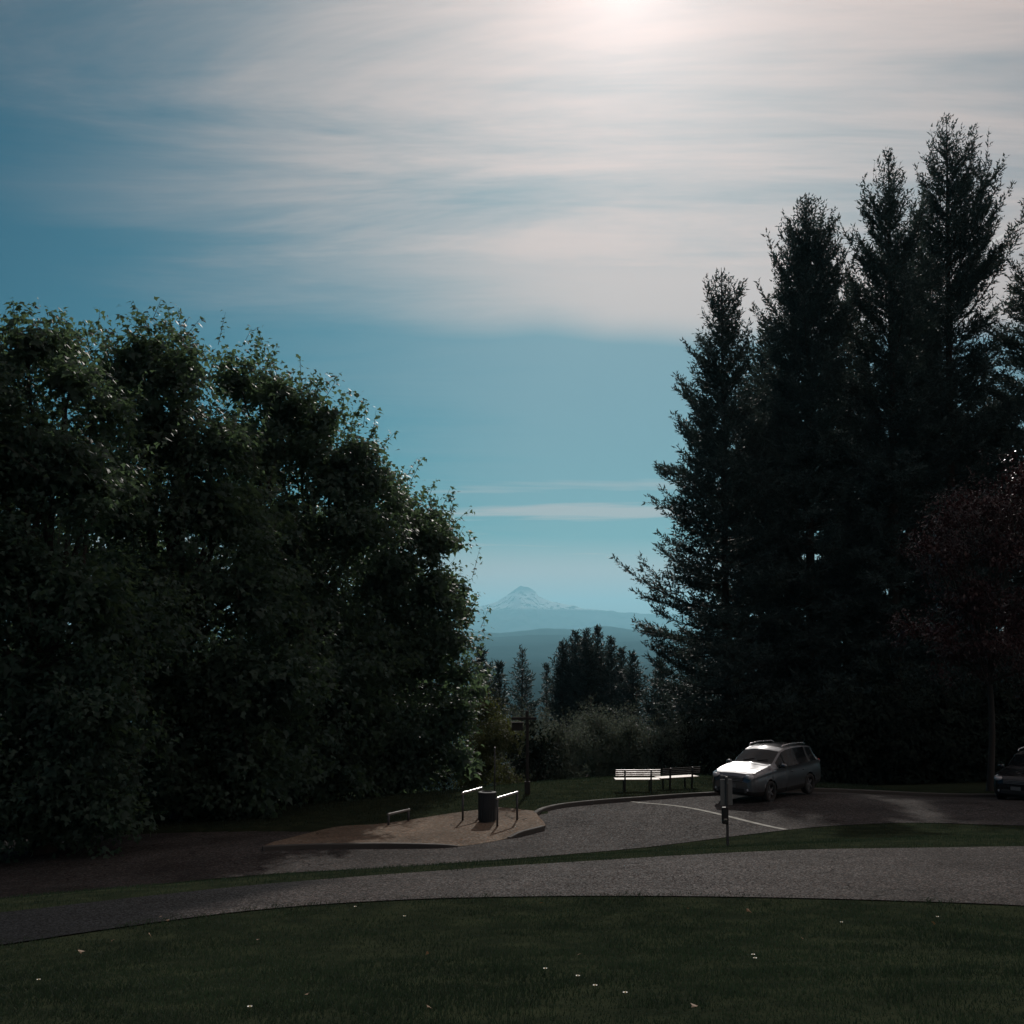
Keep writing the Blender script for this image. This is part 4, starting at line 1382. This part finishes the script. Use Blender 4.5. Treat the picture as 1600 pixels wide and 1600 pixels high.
    for q in (.73, .775, .82):
        MB().box((2.338, 0, q), (.012, .84, .016), bev=.003).obj('grille_bar', M_rim, e)
    MB().box((2.315, 0, .43), (.07, 1.0, .17), bev=.03).obj('air_intake', M_trim, e)
    MB().box((2.355, 0, .57), (.012, .34, .12), bev=.003).obj('number_plate', M_sign, e)
    for s in (1, -1):
        MB().box((2.215, s * .61, .86), (.22, .24, .13), rz=-s * .50, bev=.035).obj('headlight', M_lamp, e, True)
        MB().box((2.27, s * .55, .46), (.10, .16, .09), rz=-s * .5, bev=.02).obj('fog_light', M_lamp, e, True)
        MB().box((-2.235, s * .74, .98), (.14, .16, .26), rz=s * .45, bev=.03).obj('tail_light', M_red, e, True)
        mo = MB().box((.70, s * 1.02, 1.12), (.13, .20, .14), bev=.04).obj('wing_mirror', paint, e, True)
        MB().box((.70, s * .92, 1.08), (.06, .10, .04), bev=.01).obj('mirror_arm', M_trim, mo)
        MB().tube([(.10, s * .60, 1.63), (.0, s * .605, 1.70), (-.6, s * .61, 1.73), (-1.45, s * .60, 1.70), (-1.6, s * .595, 1.64)], .02, 8).obj('roof_rail', M_steel, e, True)
        MB().tube([(.92, s * .25 - .1, 1.245), (.82, s * .25 + .25, 1.305)], .012, 5).obj('wiper', M_trim, e)
        for wx in WHEELS:
            w = bpy.data.objects.new('wheel', None); COL.objects.link(w); w.parent = e
            w.location = (wx, s * .80, WR); w.empty_display_size = .2
            prof = [(.215, -.10), (.30, -.115), (.335, -.10), (.345, -.05), (.345, .05), (.335, .10), (.30, .115), (.215, .10), (.205, 0), (.215, -.10)]
            MB().lathe(prof, 32, (0, 0, 0), 'y').obj('tyre', M_tyre, w, True)
            mb = MB().lathe([(.0, .03), (.21, .03), (.214, .09), (.20, .10), (.19, .05), (.0, .05)], 32, (0, 0, 0), 'y')
            mb.V[-1] = mb.V[-1] * np.array([1, -s, 1])
            for q in range(5):
                a = 2 * math.pi * q / 5
                sp_b = MB()
                c0, s0 = math.cos(a), math.sin(a)
                tv_ = np.array([[-.02, 0, -.028], [.2, 0, -.02], [.2, 0, .02], [-.02, 0, .028]])
                tv_ = np.vstack([tv_ + [0, s * .075, 0], tv_ + [0, s * .04, 0]])
                tv_ = np.stack([tv_[:, 0] * c0 - tv_[:, 2] * s0, tv_[:, 1], tv_[:, 0] * s0 + tv_[:, 2] * c0], 1)
                mb.add(tv_, [[0, 1, 2, 3], [4, 7, 6, 5], [0, 4, 5, 1], [1, 5, 6, 2], [2, 6, 7, 3], [3, 7, 4, 0]])
            mb.obj('rim', M_rim, w)
    for wx in WHEELS:                                                         # dark wheel wells
        mb = MB()
        a = np.linspace(-.35, math.pi + .35, 18)
        P_ = np.stack([wx + .43 * np.cos(a), 0 * a, WR + .43 * np.sin(a)], 1)
        V = np.concatenate([P_ + [0, y_, 0] for y_ in (-.84, -.5, .5, .84)])
        f = []
        for q in range(3):
            for i in range(17):
                f.append([q * 18 + i, q * 18 + i + 1, (q + 1) * 18 + i + 1, (q + 1) * 18 + i])
        mb.add(V, f).obj('wheel_well', M_trim, e)
    MB().box((0, 0, .29), (4.0, 1.5, .1), bev=.02).obj('underbody', M_trim, e)
    return e


def set_on_ground(x, y, rz):
    return (x, y, g(x, y) + .012 if y > 45 else float(gz0(x, y)) + .012), rz


M_silver = car_paint('silver grey paint', (0.15, 0.158, 0.17), .34, .9)
M_darkcar = car_paint('dark blue paint', (0.012, 0.014, 0.018))
cxy = at(1199, 1246, 40.4)
HEAD = R(180 + 90 - 41)          # heading: to the left and towards the camera
loc, rz = set_on_ground(cxy[0], cxy[1], HEAD)
car('parked_car', 'silver parked suv with bright bonnet and roof rails, right of the benches', loc, rz, M_silver)
cxy = at(1622, 1240, 43.0)
loc, rz = set_on_ground(cxy[0], cxy[1], HEAD)
car('parked_car', 'dark car cut by the right edge, only its roof and mirror glinting in the shade', loc, rz, M_darkcar)

# ------------------------------------------------------------------ small things on the grass
M_dry = leaf_mat('dry leaves', (0.22, 0.12, 0.06), (0.34, 0.21, 0.11), (0.3, 0.18, 0.08), 0.7, 0.2)
M_white = plain('white petals', (0.7, 0.7, 0.66), .6, var=.1)
M_yellow = plain('yellow flower eye', (0.55, 0.40, 0.05), .7, var=.1)


def find_ground(px, py):
    for y in np.arange(4.5, 60, .02):
        p = at(px, py, y)
        if g(p[0], p[1]) >= p[2]: return p[0], p[1]
    return None


lm = mesh('fallen_leaf', (LEAF_V - [0, .4, 0]) * .11 * np.array([1, 1, 1.6]), LEAF_T, M_dry, attr=np.full(len(LEAF_V), .6))
r = rng(77)
for i, (px, py) in enumerate([(262, 1446), (402, 1477), (235, 1469), (126, 1495), (478, 1567), (667, 1500), (845, 1418), (1075, 1427), (1254, 1475), (1170, 1430), (1085, 1586), (905, 1501),
                              (1460, 1450), (250, 1440), (175, 1478), (670, 1588)]):
    xy_ = find_ground(px, py)
    if xy_ is None: continue
    o = link('fallen_leaf', lm, None, (xy_[0], xy_[1], g(*xy_) + .07))
    o.rotation_euler = (r.normal(0, .4), r.normal(0, .4), r.uniform(0, 6.3)); o.scale = (s_ := r.uniform(.35, .75), s_, s_)
    tag(o, 'curled brown fallen leaf lying on the dark foreground lawn', 'leaf', 'fallen leaves on the lawn')
pm = MB()
for k in range(13):
    a = 2 * math.pi * k / 13
    c0, s0 = math.cos(a), math.sin(a)
    q = np.array([[.008, -.003, 0], [.022, -.005, .003], [.026, 0, .004], [.022, .005, .003], [.008, .003, 0]])
    q = np.stack([q[:, 0] * c0 - q[:, 1] * s0, q[:, 0] * s0 + q[:, 1] * c0, q[:, 2] + .075], 1)
    pm.add(q, [[0, 1, 3, 4]], [[1, 2, 3]])
pmesh = pm.mesh('petals', M_white)
ymesh = MB().lathe([(.0001, .084), (.006, .082), (.009, .077), (.006, .072)], 8).mesh('flower_eye', M_yellow)
smesh = MB().tube([(0, 0, -.01), (.003, 0, .04), (0, 0, .074)], .0018, 4).mesh('stem', M_grass)
for i, (px, py) in enumerate([(632, 1440), (1177, 1503), (1180, 1509), (60, 1543), (852, 1526), (903, 1538), (930, 1554), (977, 1566), (390, 1589), (1465, 1441), (1315, 1450), (555, 1425)]):
    xy_ = find_ground(px, py)
    if xy_ is None: continue
    t = thing('daisy', 'small white daisy standing in the dark foreground lawn', 'flower', (xy_[0], xy_[1], g(*xy_)), r.uniform(0, 6), 'daisies in the lawn')
    for nm, me in (('petals', pmesh), ('flower_eye', ymesh), ('stem', smesh)):
        link(nm, me, t)
    t.scale = (.75, .75, .9)
